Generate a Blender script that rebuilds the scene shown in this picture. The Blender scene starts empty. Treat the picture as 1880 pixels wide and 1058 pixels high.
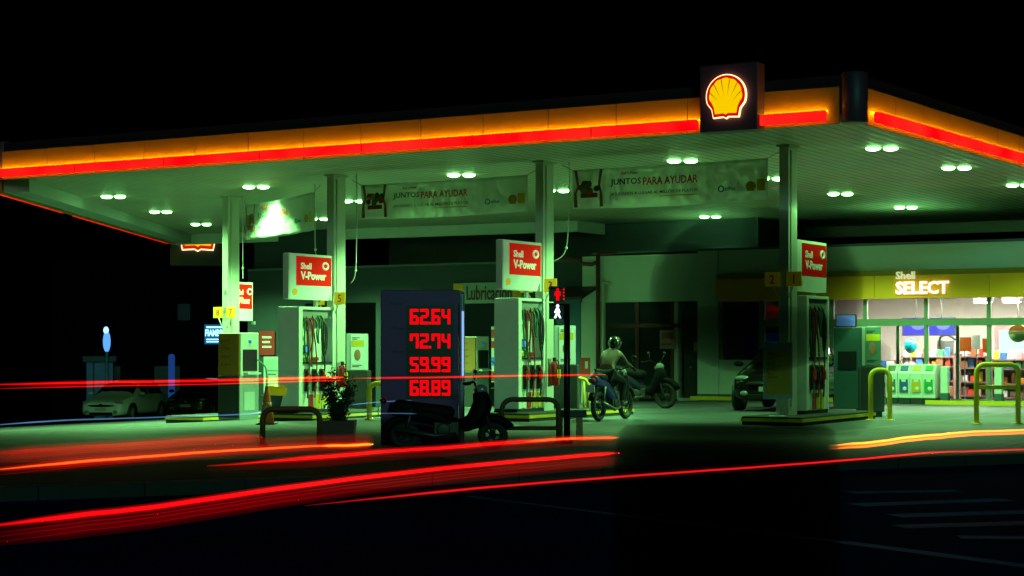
import bpy, bmesh, math, random
from mathutils import Vector, Matrix
random.seed(7)
R = math.radians
sc = bpy.context.scene
COL = sc.collection

# ------------------------------------------------------------------ camera, sky, fill light, exposure
CAM_H, FPX, HZ = 1.3, 3200.0, 640.0          # eye height, focal length and horizon row at 1880 px width
cam = bpy.data.cameras.new('camera'); cam_o = bpy.data.objects.new('camera', cam); COL.objects.link(cam_o)
cam.sensor_width = 36; cam.lens = FPX / 1880 * 36; cam.shift_y = (HZ - 529) / 1880
cam.clip_start = 0.1; cam.clip_end = 2000
cam_o.location = (0, 0, CAM_H); cam_o.rotation_euler = (R(90), 0, 0)
sc.camera = cam_o

w = bpy.data.worlds.new('World'); sc.world = w; w.use_nodes = True
nt = w.node_tree; bg = nt.nodes['Background']
sky = nt.nodes.new('ShaderNodeTexSky'); sky.sky_type = 'NISHITA'; sky.sun_disc = False
sky.sun_elevation = R(-9); sky.sun_rotation = R(200)
nt.links.new(sky.outputs[0], bg.inputs[0]); bg.inputs[1].default_value = 0.05

sl = bpy.data.lights.new('fill_light', 'SUN'); sl.energy = 0.34; sl.angle = R(8); sl.color = (0.22, 1.0, 0.62)  # green-teal fill added to brighten the street-facing pump panels
so = bpy.data.objects.new('fill_light', sl); COL.objects.link(so); so.rotation_euler = (R(76), 0, R(12))

sc.view_settings.view_transform = 'Standard'; sc.view_settings.look = 'None'
sc.view_settings.exposure = 0.0; sc.view_settings.gamma = 1.0
sc.render.engine = 'CYCLES'
try:
    sc.cycles.use_denoising = True
    sc.cycles.max_bounces = 8; sc.cycles.diffuse_bounces = 4; sc.cycles.glossy_bounces = 3
    sc.cycles.transparent_max_bounces = 16; sc.cycles.caustics_reflective = False; sc.cycles.caustics_refractive = False
    sc.cycles.sample_clamp_indirect = 3.0; sc.cycles.use_light_tree = True
except Exception:
    pass
LAMP = (0.28, 1.0, 0.27)       # greenish forecourt lamps
LAMP_S = 34.0; LAMP_W = 1350.0

# ------------------------------------------------------------------ site geometry
U = Vector((0.857, -0.515, 0)); V = Vector((0.515, 0.857, 0))   # along the forecourt front / into depth
RZ = math.atan2(-0.515, 0.857)
H = 4.8                                                          # canopy soffit

def gz(x, y):
    s = -0.857 * x + 0.515 * y - 19.5
    return -0.052 * math.log(1 + math.exp(min(s, 60) / 1.6)) * 1.6 if s < 60 else -0.052 * s

def at(px, Y, z=None):
    """world point on the ray of column px at distance Y, on the ground by default"""
    x = (px - 940) / FPX * Y
    return Vector((x, Y, gz(x, Y) if z is None else z))

def atp(px, py, Y):
    return Vector(((px - 940) / FPX * Y, Y, CAM_H + (HZ - py) * Y / FPX))

# ------------------------------------------------------------------ materials
MATS = {}
def mat(name, col, rough=0.5, metal=0.0, var=0.12, scale=6.0, bump=0.0, emit=None, es=0.0, spec=0.5, coat=0.0):
    if name in MATS: return MATS[name]
    m = bpy.data.materials.new(name); m.use_nodes = True; MATS[name] = m
    n = m.node_tree.nodes; l = m.node_tree.links
    b = n['Principled BSDF']
    b.inputs['Roughness'].default_value = rough; b.inputs['Metallic'].default_value = metal
    b.inputs['Specular IOR Level'].default_value = spec
    if coat: b.inputs['Coat Weight'].default_value = coat
    tc = n.new('ShaderNodeTexCoord')
    nz = n.new('ShaderNodeTexNoise'); nz.inputs['Scale'].default_value = scale; nz.inputs['Detail'].default_value = 6
    l.new(tc.outputs['Object'], nz.inputs['Vector'])
    mx = n.new('ShaderNodeMix'); mx.data_type = 'RGBA'
    mx.inputs[6].default_value = tuple(c * (1 - var) for c in col) + (1,)
    mx.inputs[7].default_value = tuple(min(1, c * (1 + var)) for c in col) + (1,)
    l.new(nz.outputs['Fac'], mx.inputs[0]); l.new(mx.outputs[2], b.inputs['Base Color'])
    if bump:
        bp = n.new('ShaderNodeBump'); bp.inputs['Strength'].default_value = bump; bp.inputs['Distance'].default_value = 0.02
        n2 = n.new('ShaderNodeTexNoise'); n2.inputs['Scale'].default_value = scale * 12; n2.inputs['Detail'].default_value = 4
        l.new(tc.outputs['Object'], n2.inputs['Vector'])
        l.new(n2.outputs['Fac'], bp.inputs['Height']); l.new(bp.outputs[0], b.inputs['Normal'])
    if emit:
        b.inputs['Emission Color'].default_value = tuple(emit) + (1,); b.inputs['Emission Strength'].default_value = es
    return m

def glow(name, col, s, see_through=0.0):
    """a lamp, tube or light streak; see_through > 0 lets what lies behind shine through it"""
    if name in MATS: return MATS[name]
    m = bpy.data.materials.new(name); m.use_nodes = True; MATS[name] = m
    n = m.node_tree.nodes; l = m.node_tree.links
    n.remove(n['Principled BSDF']); out = n['Material Output']
    e = n.new('ShaderNodeEmission'); e.inputs[0].default_value = tuple(col) + (1,); e.inputs[1].default_value = s
    if see_through:
        t = n.new('ShaderNodeBsdfTransparent'); t.inputs[0].default_value = (see_through,) * 3 + (1,)
        a = n.new('ShaderNodeAddShader'); l.new(e.outputs[0], a.inputs[0]); l.new(t.outputs[0], a.inputs[1])
        l.new(a.outputs[0], out.inputs[0])
    else:
        l.new(e.outputs[0], out.inputs[0])
    return m

def glass(name, tint=(0.9, 0.95, 0.93), refl=0.1):
    if name in MATS: return MATS[name]
    m = bpy.data.materials.new(name); m.use_nodes = True; MATS[name] = m
    n = m.node_tree.nodes; l = m.node_tree.links; n.remove(n['Principled BSDF']); out = n['Material Output']
    t = n.new('ShaderNodeBsdfTransparent'); t.inputs[0].default_value = tuple(tint) + (1,)
    g = n.new('ShaderNodeBsdfGlossy'); g.inputs['Roughness'].default_value = 0.03
    fr = n.new('ShaderNodeFresnel'); fr.inputs[0].default_value = 1.45
    mx = n.new('ShaderNodeMixShader'); l.new(fr.outputs[0], mx.inputs[0]); l.new(t.outputs[0], mx.inputs[1]); l.new(g.outputs[0], mx.inputs[2])
    l.new(mx.outputs[0], out.inputs[0])
    return m

white = mat('white paint', (0.72, 0.74, 0.70), 0.45, var=0.10, scale=2.5)
whitem = mat('white metal', (0.66, 0.68, 0.64), 0.38, var=0.10, scale=3)
column_p = mat('column paint', (0.56, 0.54, 0.46), 0.5, var=0.16, scale=1.6, bump=0.05)
grey = mat('grey metal', (0.22, 0.24, 0.23), 0.45, var=0.2)
dark = mat('dark plastic', (0.02, 0.022, 0.022), 0.5, var=0.3)
black = mat('black paint', (0.010, 0.010, 0.012), 0.35, var=0.2)
rubber = mat('rubber', (0.015, 0.015, 0.015), 0.75)
chrome = mat('chrome', (0.6, 0.6, 0.62), 0.18, 1.0)
yellow = mat('yellow paint', (0.78, 0.52, 0.015), 0.42, var=0.15)
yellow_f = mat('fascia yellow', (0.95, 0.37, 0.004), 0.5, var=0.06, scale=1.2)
red_p = mat('red paint', (0.52, 0.03, 0.02), 0.45)
orange_p = mat('orange plastic', (0.85, 0.16, 0.01), 0.5)
green_hose = mat('green hose', (0.02, 0.16, 0.06), 0.5)
red_hose = mat('red hose', (0.40, 0.05, 0.03), 0.5)
concrete = mat('kerb concrete', (0.022, 0.022, 0.026), 0.8, var=0.25, scale=3, bump=0.3)
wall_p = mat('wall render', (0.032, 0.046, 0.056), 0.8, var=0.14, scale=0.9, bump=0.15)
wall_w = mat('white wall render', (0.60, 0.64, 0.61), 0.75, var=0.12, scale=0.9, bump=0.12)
wall_d = mat('dark wall render', (0.10, 0.12, 0.14), 0.85, var=0.25, scale=0.8, bump=0.2)
navy = mat('totem navy', (0.15, 0.008, 0.20), 0.42, var=0.12, scale=2)
navy_cap = mat('canopy navy', (0.10, 0.03, 0.07), 0.5, var=0.2, scale=1)
ink = mat('dark ink', (0.02, 0.02, 0.025), 0.6)
red_ink = mat('red ink', (0.55, 0.025, 0.01), 0.6)
maroon = mat('maroon paint', (0.12, 0.02, 0.02), 0.5)
led_red = glow('red LED', (1.0, 0.0, 0.004), 1.2)
led_white = glow('white LED', (0.75, 0.85, 1.0), 3.0)
lens_m = glow('lamp lens', LAMP, LAMP_S)

# ------------------------------------------------------------------ mesh helpers
class MB:
    def __init__(s): s.v = []; s.f = []; s.mi = []; s.sm = []
    def add(s, vs, fs, mi=0, sm=False):
        o = len(s.v); s.v += [tuple(p) for p in vs]
        for f in fs: s.f.append([i + o for i in f]); s.mi.append(mi); s.sm.append(sm)
        return s
    def box(s, x0, x1, y0, y1, z0, z1, mi=0):
        vs = [(x, y, z) for z in (z0, z1) for y in (y0, y1) for x in (x0, x1)]
        return s.add(vs, [(0, 2, 3, 1), (4, 5, 7, 6), (0, 1, 5, 4), (2, 6, 7, 3), (0, 4, 6, 2), (1, 3, 7, 5)], mi)
    def tube(s, pts, r, n=8, mi=0, closed=False):
        pts = [Vector(p) for p in pts]; k = len(pts); rs = r if isinstance(r, (list, tuple)) else [r] * k
        vs = []; up = None
        for i, p in enumerate(pts):
            if closed: d = (pts[(i + 1) % k] - pts[i - 1])
            else: d = pts[min(i + 1, k - 1)] - pts[max(i - 1, 0)]
            d = d.normalized() if d.length > 1e-9 else Vector((0, 0, 1))
            if up is None:
                up = Vector((0, 0, 1)) if abs(d.z) < 0.9 else Vector((1, 0, 0))
            a = d.cross(up)
            if a.length < 1e-6: a = d.cross(Vector((0, 1, 0.3)))
            a.normalize(); b = a.cross(d).normalized(); up = b
            for j in range(n):
                t = 2 * math.pi * j / n; vs.append(p + a * math.cos(t) * rs[i] + b * math.sin(t) * rs[i])
        fs = []
        for i in range(k if closed else k - 1):
            i2 = (i + 1) % k
            for j in range(n):
                j2 = (j + 1) % n; fs.append((i * n + j, i * n + j2, i2 * n + j2, i2 * n + j))
        if not closed: fs += [tuple(range(n))[::-1], tuple((k - 1) * n + j for j in range(n))]
        return s.add(vs, fs, mi, True)
    def lathe(s, prof, n=20, mi=0, c=(0, 0, 0), axis='z'):
        vs = []
        for r, h in prof:
            for j in range(n):
                t = 2 * math.pi * j / n; a, b = r * math.cos(t), r * math.sin(t)
                p = {'z': (a, b, h), 'y': (a, h, b), 'x': (h, a, b)}[axis]
                vs.append((p[0] + c[0], p[1] + c[1], p[2] + c[2]))
        fs = []
        for i in range(len(prof) - 1):
            for j in range(n):
                j2 = (j + 1) % n; fs.append((i * n + j, i * n + j2, (i + 1) * n + j2, (i + 1) * n + j))
        fs += [tuple(range(n))[::-1], tuple((len(prof) - 1) * n + j for j in range(n))]
        return s.add(vs, fs, mi, True)
    def prism(s, poly, d0, d1, axis='y', mi=0):
        """polygon in (a, z) extruded along axis ('y': a = x; 'x': a = y) or in (x, y) along 'z'"""
        k = len(poly)
        def P(a, b, d): return {'y': (a, d, b), 'x': (d, a, b), 'z': (a, b, d)}[axis]
        vs = [P(a, b, d0) for a, b in poly] + [P(a, b, d1) for a, b in poly]
        fs = [tuple(range(k)), tuple(range(2 * k - 1, k - 1, -1))]
        fs += [(i, (i + 1) % k + 0, (i + 1) % k + k, i + k) for i in range(k)]
        return s.add(vs, fs, mi)
    def ball(s, c, rx, ry=None, rz=None, n=12, m=8, mi=0):
        ry = ry or rx; rz = rz or rx
        vs = [(c[0], c[1], c[2] - rz)]
        for i in range(1, m):
            ph = math.pi * i / m - math.pi / 2
            for j in range(n):
                t = 2 * math.pi * j / n
                vs.append((c[0] + rx * math.cos(ph) * math.cos(t), c[1] + ry * math.cos(ph) * math.sin(t), c[2] + rz * math.sin(ph)))
        vs.append((c[0], c[1], c[2] + rz)); top = len(vs) - 1; fs = []
        for j in range(n):
            j2 = (j + 1) % n; fs.append((0, 1 + j2, 1 + j)); fs.append((top, top - n + j, top - n + j2))
            for i in range(m - 2):
                a = 1 + i * n; fs.append((a + j, a + j2, a + n + j2, a + n + j))
        return s.add(vs, fs, mi, True)
    def build(s, name, mats, parent=None, loc=(0, 0, 0), rz=0.0, bevel=0.0, label=None):
        me = bpy.data.meshes.new(name); me.from_pydata(s.v, [], s.f)
        if not isinstance(mats, (list, tuple)): mats = [mats]
        for m in mats: me.materials.append(m)
        me.polygons.foreach_set('material_index', s.mi); me.polygons.foreach_set('use_smooth', s.sm)
        bm = bmesh.new(); bm.from_mesh(me)
        bmesh.ops.recalc_face_normals(bm, faces=bm.faces[:])
        if bevel:
            es = [e for e in bm.edges if len(e.link_faces) == 2 and e.calc_face_angle(0) > 0.6]
            bmesh.ops.bevel(bm, geom=es, offset=bevel, segments=2, profile=0.6, affect='EDGES', clamp_overlap=True)
        bm.to_mesh(me); bm.free(); me.update()
        o = bpy.data.objects.new(name, me); COL.objects.link(o)
        o.location = loc; o.rotation_euler = (0, 0, rz)
        if parent: o.parent = parent
        if label: o['label'] = label
        return o

def thing(name, label, cat, loc=(0, 0, 0), rz=0.0, group=None):
    o = bpy.data.objects.new(name, None); COL.objects.link(o); o.location = loc; o.rotation_euler = (0, 0, rz)
    o['label'] = label; o['category'] = cat
    if group: o['group'] = group
    return o
def tag(o, label, cat, group=None):
    o['label'] = label; o['category'] = cat
    if group: o['group'] = group
    return o
def struct(o): o['kind'] = 'structure'; return o
def dup(root, loc, rz, label=None):
    r = root.copy(); COL.objects.link(r); r.location = loc; r.rotation_euler = (0, 0, rz)
    if label: r['label'] = label
    for ch in list(root.children):
        c = ch.copy(); COL.objects.link(c); c.parent = r
        for g in list(ch.children):
            d = g.copy(); COL.objects.link(d); d.parent = c
    return r

FACE = {'front': Matrix(((1, 0, 0), (0, 0, -1), (0, 1, 0))),      # faces local -y
        'right': Matrix(((0, 0, 1), (1, 0, 0), (0, 1, 0)))}       # faces local +x
def text(body, name, m, parent, face, loc, height=0.1, width=None, bold=0.0, depth=0.004, shear=0.0, align='LEFT', label=None):
    c = bpy.data.curves.new(name, 'FONT'); c.body = body; c.size = 1; c.offset = bold; c.extrude = 0.01; c.shear = shear; c.resolution_u = 2
    o = bpy.data.objects.new(name, c); COL.objects.link(o)
    bpy.context.view_layer.update()
    me = bpy.data.meshes.new_from_object(o.evaluated_get(bpy.context.evaluated_depsgraph_get()))
    bpy.data.objects.remove(o)
    xs = [v.co.x for v in me.vertices]; ys = [v.co.y for v in me.vertices]
    x0, x1, y0, y1 = min(xs), max(xs), min(ys), max(ys)
    sy = height / (y1 - y0); sx = (width / (x1 - x0)) if width else sy
    sh = {'LEFT': 0, 'CENTER': -0.5, 'RIGHT': -1}[align] * (x1 - x0) * sx
    F = FACE[face]
    for v in me.vertices:
        p = Vector(((v.co.x - x0) * sx + sh, (v.co.y - y0) * sy, (0.5 + v.co.z * 50) * depth))
        v.co = F @ p + Vector(loc)
    me.materials.clear(); me.materials.append(m)
    o = bpy.data.objects.new(name, me); COL.objects.link(o)
    if parent: o.parent = parent
    if label: o['label'] = label
    return o

def spline(pts, n=6):
    pts = [Vector(p) for p in pts]; out = []
    for i in range(len(pts) - 1):
        p0 = pts[max(i - 1, 0)]; p1 = pts[i]; p2 = pts[i + 1]; p3 = pts[min(i + 2, len(pts) - 1)]
        for k in range(n):
            t = k / n
            out.append(0.5 * ((2 * p1) + (p2 - p0) * t + (2 * p0 - 5 * p1 + 4 * p2 - p3) * t * t + (3 * p1 - p0 - 3 * p2 + p3) * t ** 3))
    out.append(pts[-1]); return out

# ------------------------------------------------------------------ ground
def ground_mat(name, col, joints, rough, var=0.3, sheen=0.4, spots=True):
    m = bpy.data.materials.new(name); m.use_nodes = True
    n = m.node_tree.nodes; l = m.node_tree.links; b = n['Principled BSDF']
    tc = n.new('ShaderNodeTexCoord')
    big = n.new('ShaderNodeTexNoise'); big.inputs['Scale'].default_value = 0.35; big.inputs['Detail'].default_value = 8; big.inputs['Roughness'].default_value = 0.65
    fine = n.new('ShaderNodeTexNoise'); fine.inputs['Scale'].default_value = 40; fine.inputs['Detail'].default_value = 5
    l.new(tc.outputs['Object'], big.inputs['Vector']); l.new(tc.outputs['Object'], fine.inputs['Vector'])
    r = n.new('ShaderNodeValToRGB'); r.color_ramp.elements[0].position = 0.32; r.color_ramp.elements[1].position = 0.7
    r.color_ramp.elements[0].color = tuple(c * (1 - var) for c in col) + (1,)
    r.color_ramp.elements[1].color = tuple(c * (1 + var) for c in col) + (1,)
    l.new(big.outputs['Fac'], r.inputs[0])
    mu = n.new('ShaderNodeMix'); mu.data_type = 'RGBA'; mu.blend_type = 'MULTIPLY'; mu.inputs[0].default_value = 0.5
    l.new(r.outputs[0], mu.inputs[6]); l.new(fine.outputs['Color'], mu.inputs[7])
    last = mu.outputs[2]
    if joints:
        mp = n.new('ShaderNodeMapping'); mp.inputs['Rotation'].default_value = (0, 0, -RZ)
        l.new(tc.outputs['Object'], mp.inputs['Vector'])
        br = n.new('ShaderNodeTexBrick'); br.offset = 0; br.inputs['Scale'].default_value = 1
        br.inputs['Brick Width'].default_value = 3.2; br.inputs['Row Height'].default_value = 3.2; br.inputs['Mortar Size'].default_value = 0.025
        br.inputs['Color1'].default_value = br.inputs['Color2'].default_value = (0, 0, 0, 1); br.inputs['Mortar'].default_value = (1, 1, 1, 1)
        l.new(mp.outputs[0], br.inputs['Vector'])
        mj = n.new('ShaderNodeMix'); mj.data_type = 'RGBA'; mj.inputs[7].default_value = tuple(c * 1.9 for c in col) + (1,)
        sc_ = n.new('ShaderNodeMath'); sc_.operation = 'MULTIPLY'; sc_.inputs[1].default_value = 0.55
        l.new(br.outputs['Color'], sc_.inputs[0]); l.new(sc_.outputs[0], mj.inputs[0]); l.new(last, mj.inputs[6]); last = mj.outputs[2]
    l.new(last, b.inputs['Base Color'])
    rr = n.new('ShaderNodeMapRange'); rr.inputs[3].default_value = rough - 0.12; rr.inputs[4].default_value = rough + 0.15
    l.new(big.outputs['Fac'], rr.inputs[0]); l.new(rr.outputs[0], b.inputs['Roughness'])
    bp = n.new('ShaderNodeBump'); bp.inputs['Strength'].default_value = 0.25; bp.inputs['Distance'].default_value = 0.01
    l.new(fine.outputs['Fac'], bp.inputs['Height']); l.new(bp.outputs[0], b.inputs['Normal'])
    b.inputs['Specular IOR Level'].default_value = sheen
    if sheen < 0.1: b.inputs['IOR'].default_value = 1.04
    return m

def grid_sheet(name, m, xs, ys, dz):
    vs = [(x, y, gz(x, y) + dz) for y in ys for x in xs]; k = len(xs)
    fs = [(j * k + i, j * k + i + 1, (j + 1) * k + i + 1, (j + 1) * k + i) for j in range(len(ys) - 1) for i in range(k - 1)]
    o = MB().add(vs, fs, 0, True).build(name, m); return struct(o)
def axis(a, b, fine0, fine1, step=1.0, far=20.0):
    out = []; t = a
    while t < b: out.append(t); t += step if fine0 <= t < fine1 else far
    out.append(b); return out
asphalt = ground_mat('asphalt', (0.007, 0.016, 0.10), False, 0.8, sheen=0.04)
grid_sheet('road', asphalt, axis(-400, 400, -40, 40), axis(-40, 700, -20, 90), -0.12)
slab = ground_mat('forecourt concrete', (0.125, 0.132, 0.155), True, 0.7, var=0.5, sheen=0.2)
def poly_sheet(name, m, poly, dz, step=1.0):
    bm = bmesh.new()
    xs = [p[0] for p in poly]; ys = [p[1] for p in poly]
    nx = int((max(xs) - min(xs)) / step) + 1; ny = int((max(ys) - min(ys)) / step) + 1
    g = [[bm.verts.new((min(xs) + (max(xs) - min(xs)) * i / nx, min(ys) + (max(ys) - min(ys)) * j / ny, 0)) for i in range(nx + 1)] for j in range(ny + 1)]
    for j in range(ny):
        for i in range(nx): bm.faces.new((g[j][i], g[j][i + 1], g[j + 1][i + 1], g[j + 1][i]))
    for i in range(len(poly)):                    # counter-clockwise convex polygon
        a = Vector((*poly[i], 0)); b = Vector((*poly[(i + 1) % len(poly)], 0)); d = b - a
        bmesh.ops.bisect_plane(bm, geom=bm.verts[:] + bm.edges[:] + bm.faces[:], plane_co=a, plane_no=(d.y, -d.x, 0), clear_outer=True)
    for v in bm.verts: v.co.z = gz(v.co.x, v.co.y) + dz
    ed = [e for e in bm.edges if len(e.link_faces) == 1]
    ex = bmesh.ops.extrude_edge_only(bm, edges=ed)
    for v in ex['geom']:
        if isinstance(v, bmesh.types.BMVert): v.co.z -= 0.16 if dz == 0 else 0.003
    bmesh.ops.recalc_face_normals(bm, faces=bm.faces[:])
    me = bpy.data.meshes.new(name); bm.to_mesh(me); bm.free(); me.materials.append(m)
    o = bpy.data.objects.new(name, me); COL.objects.link(o); return struct(o)
KA, KB = Vector((-18, 9.9, 0)), Vector((36, 36.0, 0))             # kerb line of the near street
poly_sheet('forecourt', slab, [(KA.x, KA.y), (KB.x, KB.y), (36, 62), (-12, 62), (-18, 46)], 0.0)
falloff_m = ground_mat('forecourt falloff', (0.022, 0.024, 0.03), False, 0.8, sheen=0.1)  # dark sheet imitating lamplight falling off towards the left kerb
poly_sheet('falloff_sheet', falloff_m, [(-17.9, 10.2), (-0.2, 18.72), (-0.9, 21.0), (-17.9, 17.0)], 0.004)
# kerb stones along the street
kd = (KB - KA).normalized(); kn = Vector((kd.y, -kd.x, 0)); L = (KB - KA).length; mb = MB()
t = 0.0
while t < L:
    a = KA + kd * (t + 0.006); b = KA + kd * min(t + 0.994, L)
    za, zb = gz(a.x, a.y), gz(b.x, b.y)
    ps = [a - kn * -0.004, b - kn * -0.004, b + kn * 0.16, a + kn * 0.16]
    vs = [(p.x, p.y, z) for p, z in zip(ps, (za - 0.13, zb - 0.13, zb - 0.13, za - 0.13))] + [(p.x, p.y, z) for p, z in zip(ps, (za + 0.012, zb + 0.012, zb + 0.004, za + 0.004))]
    mb.add(vs, [(0, 3, 2, 1), (4, 5, 6, 7), (0, 1, 5, 4), (1, 2, 6, 5), (2, 3, 7, 6), (3, 0, 4, 7)])
    t += 1.0
struct(mb.build('kerb', concrete))
# crossing bars and lane line on the street (bottom right of the view)
roadpaint = ground_mat('worn road paint', (0.14, 0.26, 0.62), False, 0.8, var=0.6, sheen=0.04)
mb = MB()
def strip(p, q, wd):
    p, q = Vector(p), Vector(q); d = (q - p).normalized(); s = Vector((-d.y, d.x, 0)) * wd / 2
    k = 8
    for i in range(k):
        a = p.lerp(q, i / k); b = p.lerp(q, (i + 1) / k)
        mb.add([(c.x, c.y, gz(c.x, c.y) - 0.116) for c in (a - s, b - s, b + s, a + s)], [(0, 1, 2, 3)])
def rd(px, py):
    Y = (CAM_H + 0.12) * FPX / (py - HZ); return ((px - 940) / FPX * Y, Y, 0)
strip(rd(1545, 996), rd(2050, 1062), 0.16)
strip(rd(860, 912), rd(1545, 996), 0.10)
for (a, b, wd) in (((1560, 905), (1760, 902), 0.28), ((1570, 928), (1850, 918), 0.3), ((1640, 948), (1980, 938), 0.3), ((1650, 968), (2000, 958), 0.28), ((1760, 987), (2050, 990), 0.22)):
    strip(rd(*a), rd(*b), wd)
struct(mb.build('road_marking', roadpaint))
# yellow painted kerb edge in front of the shop
# ------------------------------------------------------------------ canopy
FR = Vector((5.29, 26.8)); FL = Vector((-10.55, 35.9)); RL = Vector((-10.4, 53.8)); IC = Vector((1.79, 47.7)); BI = Vector((4.9, 52.6)); BR = Vector((17.9, 45.3))
def loc2(p):                                  # world xy -> canopy local (u, v) about FR
    d = Vector((p.x - FR.x, p.y - FR.y, 0)); return Vector((d.dot(U), d.dot(V)))
canopy = thing('fuel_canopy', 'wide flat filling station canopy with glowing red and orange edge', 'canopy', (FR.x, FR.y, 0), RZ)
cp = [loc2(p) for p in (FL, FR, BR, BI, IC, RL)]
# slatted soffit
sm = bpy.data.materials.new('slatted soffit'); sm.use_nodes = True
n = sm.node_tree.nodes; l = sm.node_tree.links; b = n['Principled BSDF']
tc = n.new('ShaderNodeTexCoord'); sx = n.new('ShaderNodeSeparateXYZ'); l.new(tc.outputs['Object'], sx.inputs[0])
mm = n.new('ShaderNodeMath'); mm.operation = 'MULTIPLY'; mm.inputs[1].default_value = 1 / 0.21; l.new(sx.outputs['X'], mm.inputs[0])
fr = n.new('ShaderNodeMath'); fr.operation = 'FRACT'; l.new(mm.outputs[0], fr.inputs[0])
rp = n.new('ShaderNodeValToRGB'); e = rp.color_ramp.elements
e[0].position = 0.0; e[0].color = (0.06, 0.06, 0.06, 1); e[1].position = 0.16; e[1].color = (0.54, 0.48, 0.34, 1)
e2 = e.new(0.86); e2.color = (0.62, 0.56, 0.40, 1); e3 = e.new(1.0); e3.color = (0.08, 0.08, 0.08, 1)
l.new(fr.outputs[0], rp.inputs[0])
nz = n.new('ShaderNodeTexNoise'); nz.inputs['Scale'].default_value = 0.7; nz.inputs['Detail'].default_value = 6
l.new(tc.outputs['Object'], nz.inputs['Vector'])
mxx = n.new('ShaderNodeMix'); mxx.data_type = 'RGBA'; mxx.blend_type = 'MULTIPLY'; mxx.inputs[0].default_value = 0.5
l.new(rp.outputs[0], mxx.inputs[6]); l.new(nz.outputs['Color'], mxx.inputs[7]); l.new(mxx.outputs[2], b.inputs['Base Color'])
pp = n.new('ShaderNodeMath'); pp.operation = 'PINGPONG'; pp.inputs[1].default_value = 0.5; l.new(mm.outputs[0], pp.inputs[0])
bp = n.new('ShaderNodeBump'); bp.inputs['Strength'].default_value = 0.6; bp.inputs['Distance'].default_value = 0.03
l.new(pp.outputs[0], bp.inputs['Height']); l.new(bp.outputs[0], b.inputs['Normal'])
b.inputs['Roughness'].default_value = 0.52; b.inputs['Metallic'].default_value = 0.1
MB().prism([tuple(p) for p in cp], H, H + 0.12, 'z').build('soffit', sm, canopy)
MB().prism([tuple(p * 0.998) for p in cp], H + 0.125, H + 0.70, 'z').build('roof_deck', dark, canopy)

bar_m = bpy.data.materials.new('red light bar'); bar_m.use_nodes = True
n = bar_m.node_tree.nodes; l = bar_m.node_tree.links; n.remove(n['Principled BSDF'])
em = n.new('ShaderNodeEmission'); tc = n.new('ShaderNodeTexCoord'); nz = n.new('ShaderNodeTexNoise')
nz.inputs['Scale'].default_value = 0.9; l.new(tc.outputs['Object'], nz.inputs['Vector'])
rp = n.new('ShaderNodeValToRGB'); rp.color_ramp.elements[0].position = 0.35; rp.color_ramp.elements[1].position = 0.72
rp.color_ramp.elements[0].color = (1.0, 0.0, 0.004, 1); rp.color_ramp.elements[1].color = (1.0, 0.022, 0.012, 1)
l.new(nz.outputs['Fac'], rp.inputs[0]); l.new(rp.outputs[0], em.inputs[0]); em.inputs[1].default_value = 1.15
l.new(em.outputs[0], n['Material Output'].inputs[0])
lens_y = glow('fascia strip lamp', (1.0, 0.70, 0.006), 74.0)
lens_y2 = glow('lower strip lamp', (1.0, 0.30, 0.02), 6.0)
trim_o = mat('orange trim', (0.8, 0.25, 0.01), 0.5)

def edge_frame(a, b):
    d = (b - a); ln = d.length; d = d / ln; o = Vector((d.y, -d.x)); return d, o, ln     # outward = right of travel
def edge_box(mb, a, d, o, s0, s1, o0, o1, z0, z1):
    ps = [a + d * s0 + o * o0, a + d * s1 + o * o0, a + d * s1 + o * o1, a + d * s0 + o * o1]
    vs = [(p.x, p.y, z) for z in (z0, z1) for p in ps]
    mb.add(vs, [(3, 2, 1, 0), (4, 5, 6, 7), (0, 1, 5, 4), (1, 2, 6, 5), (2, 3, 7, 6), (3, 0, 4, 7)])
def fascia(a, b, bars, s0=0.0, s1=None, drop=0.0):
    """yellow fascia, dark cap above it and red light bars with strip lamps behind, along the canopy edge a-b"""
    d, o, ln = edge_frame(a, b); s1 = ln if s1 is None else ln - s1
    k = max(1, int((s1 - s0) / 1.22)); st = (s1 - s0) / k; mb = MB()
    for i in range(k): edge_box(mb, a, d, o, s0 + i * st + 0.009, s0 + (i + 1) * st - 0.009, 0.005, 0.05, H - 0.03 - drop, H + 0.54)
    mb.build('fascia_panel', mat('canopy fascia amber', (0.42, 0.15, 0.002), 0.6, var=0.16, scale=1.5), canopy)
    mb = MB(); edge_box(mb, a, d, o, s0, s1, 0.0, 0.03, H + 0.544, H + 0.72); mb.build('fascia_cap', mat('cap navy', (0.012, 0.012, 0.022), 0.5), canopy)
    for (p, q) in bars:
        mb = MB(); edge_box(mb, a, d, o, p, q, 0.14, 0.24, H + 0.0 - drop, H + 0.165 - drop); bar = mb.build('light_bar', bar_m, canopy, bevel=0.02)
        mb = MB(); edge_box(mb, a, d, o, p + 0.02, q - 0.02, 0.084, 0.096, H + 0.1665 - drop, H + 0.1685 - drop); mb.build('strip_lamp', lens_y, bar)
        mb = MB(); edge_box(mb, a, d, o, p + 0.02, q - 0.02, 0.12, 0.138, H + 0.09 - drop, H + 0.094 - drop); mb.build('strip_lamp', lens_y2, bar)
        mb = MB(); s = p + 0.3
        while s < q: edge_box(mb, a, d, o, s, s + 0.03, 0.052, 0.138, H + 0.12 - drop, H + 0.14 - drop); s += 1.0
        mb.build('bracket', grey, bar)
        s = p + 2.3
        while s < q - 0.5:
            mb = MB(); edge_box(mb, a, d, o, s, s + 0.02, 0.135, 0.244, H - 0.003 - drop, H + 0.166 - drop); s += 2.3
            mb.build('bar_joint', mat('joint red', (0.25, 0.01, 0.01), 0.5, emit=(1, 0, 0.004), es=0.6), bar)
lf, lr = cp[0], cp[1]
lenF = (cp[1] - cp[0]).length
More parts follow.
